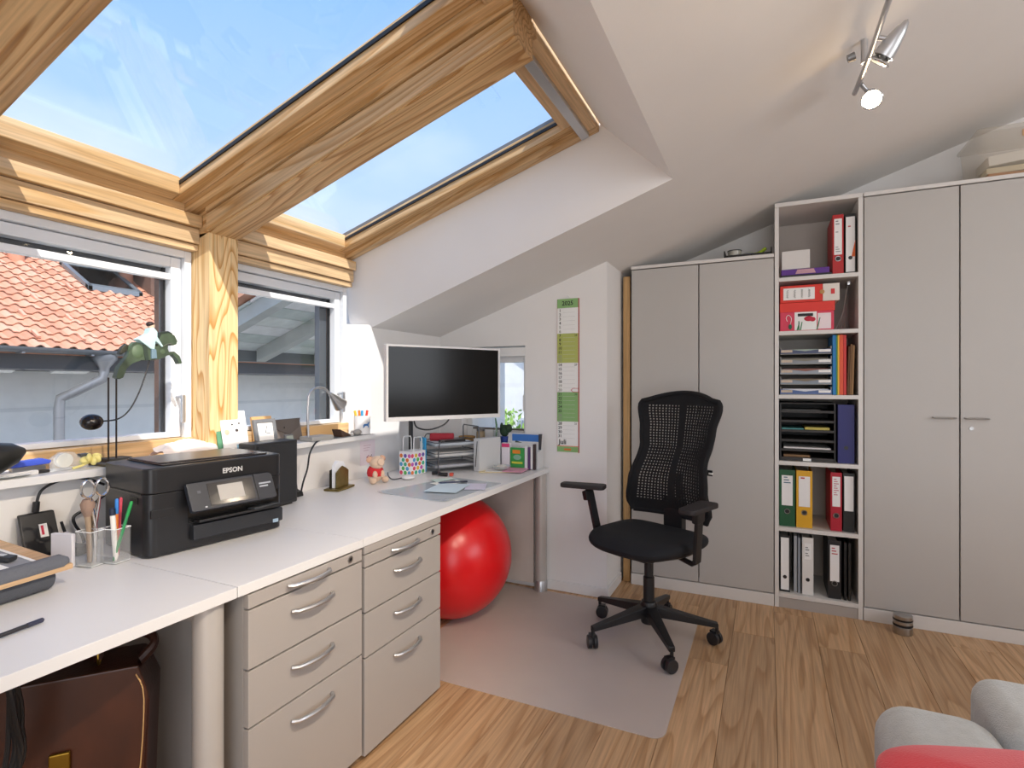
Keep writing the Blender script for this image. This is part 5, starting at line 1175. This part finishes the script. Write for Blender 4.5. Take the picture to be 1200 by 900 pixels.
SOF = mat('b4b6b4', .95, bump=.5, bscale=350, var=.06, vscale=60, sheen=.3)
sf = thing('sofa', 'light grey fabric sofa with padded arm and back', 'sofa', (0, 0, 0))
def pillow(x0, x1, y0, y1, z0, z1, r, crown=0):
    q_ = MB().box(x0, x1, y0, y1, z0, z1); return q_
part('arm', MB().box(.195, .405, .30, 1.37, .06, .605), SOF, sf, .065, seg=6)
part('back', MB().box(.39, 2.1, 1.26, 1.50, .06, .63), SOF, sf, .045, seg=5)
part('seat_cushion', MB().box(.41, 1.25, .45, 1.235, .25, .44), SOF, sf, .05, seg=4)
part('seat_cushion', MB().box(1.255, 2.1, .45, 1.235, .25, .44), SOF, sf, .05, seg=4)
part('base', MB().box(.30, 2.1, .47, 1.25, .08, .26), SOF, sf, .02)
for (xx, yy) in ((.27, .37), (.27, 1.25), (2.0, .52), (2.0, 1.40)): part('foot', MB().cyl((xx, yy, 0), (xx, yy, .08), .025, n=14), BLACKP, sf)
def cushf(u, v):
    a = 2*math.pi*u; b = math.pi*(v-.5); ca_, sa_ = math.cos(a), math.sin(a); e = .5; r_ = abs(math.cos(b))**.7
    x_ = .17*r_*math.copysign(abs(ca_)**e, ca_); y_ = .17*r_*math.copysign(abs(sa_)**e, sa_)
    z_ = .065*math.sin(b)*(1-.55*max(abs(x_), abs(y_))/.2)
    return (x_, z_, y_)
cs_ = thing('cushion', 'coral red cushion lying on the sofa arm', 'cushion', (.335, .905, .672), 20)
cu2 = MB().grid(48, 24, cushf); rt = Euler((R(-88), 0, 0)).to_matrix(); cu2.v = [tuple(rt @ Vector(v_)) for v_ in cu2.v]
part('cover', cu2, mat('d93a44', .85, bump=.3, bscale=300, sheen=.3), cs_)

# ------------------------------------------------------------------ ceiling track light; two lit heads out of view are added for brightness
tl = thing('track_light', 'slim silver ceiling rail with bullet spotlights, one lit, plus two added lit heads out of view', 'ceiling light', (.29, 1.9, ceil(.29)-.08))
part('rail', MB().tube([(-.012, .36, 0), (.0, .1, 0), (.004, -.2, 0), (.0, -.9, 0), (-.01, -1.9, 0)], .008, 10), ALU, tl)
for yy in (.16, -.7, -1.7): part('stand_off', MB().cyl((-.01, yy, .0), (-.01, yy, .075-.0), .010, n=14), ALU, tl)
part('knob', MB().cyl((-.055, .17, .03), (-.035, .17, .035), .012, .014, 12), mat('8a8a8a', .4, .5), tl)
def spot(y, aim, lit, joint, energy=0, cone=110):
    aim = Vector(aim).normalized(); m3 = aim.to_track_quat('Z', 'Y').to_matrix(); j = Vector(joint)
    part('joint', MB().cyl((0, y, 0), j, .007, n=10), ALU, tl)
    c0 = j-aim*.03
    h_ = part('spot_head', MB().lathe([(0, -.045), (.008, -.038), (.018, -.012), (.026, .025), (.029, .055), (.027, .055), (.024, .02)], c0+aim*.02, 24, m3), ALU, tl)
    part('reflector', MB().lathe([(.010, .05), (.020, .058), (.033, .072), (.031, .074), (.012, .06)], c0+aim*.02, 24, m3), CHROME, h_)
    lm_ = mat('ffdcae', .4, emit=60) if lit else mat('f0ead8', .2)
    part('bulb', MB().lathe([(0, .074), (.024, .074), (.027, .068), (.012, .055)], c0+aim*.02, 20, m3), lm_, h_)
    if lit:
        d_ = bpy.data.lights.new('spot_lamp', 'SPOT'); o_ = bpy.data.objects.new('spot_lamp', d_); C.objects.link(o_)
        d_.energy = energy; d_.color = (1, .86, .70); d_.spot_size = R(cone); d_.spot_blend = .8; d_.shadow_soft_size = .03
        o_.parent = tl; o_.location = c0+aim*.105; o_.rotation_euler = aim.to_track_quat('-Z', 'Y').to_euler()
spot(.30, (-.08, -.8, -.6), True, (.035, .345, -.025), 14)
spot(.02, (-.55, .30, -.75), False, (.045, .02, -.02))
spot(-.75, (-1.75, .3, -1.5), True, (-.035, -.73, -.03), 42, 62)  # unseen lit head, added to brighten the desk
spot(-1.6, (-1.7, .9, -1.4), True, (-.035, -1.58, -.03), 42, 62)  # second unseen head, added to throw more light along the desk
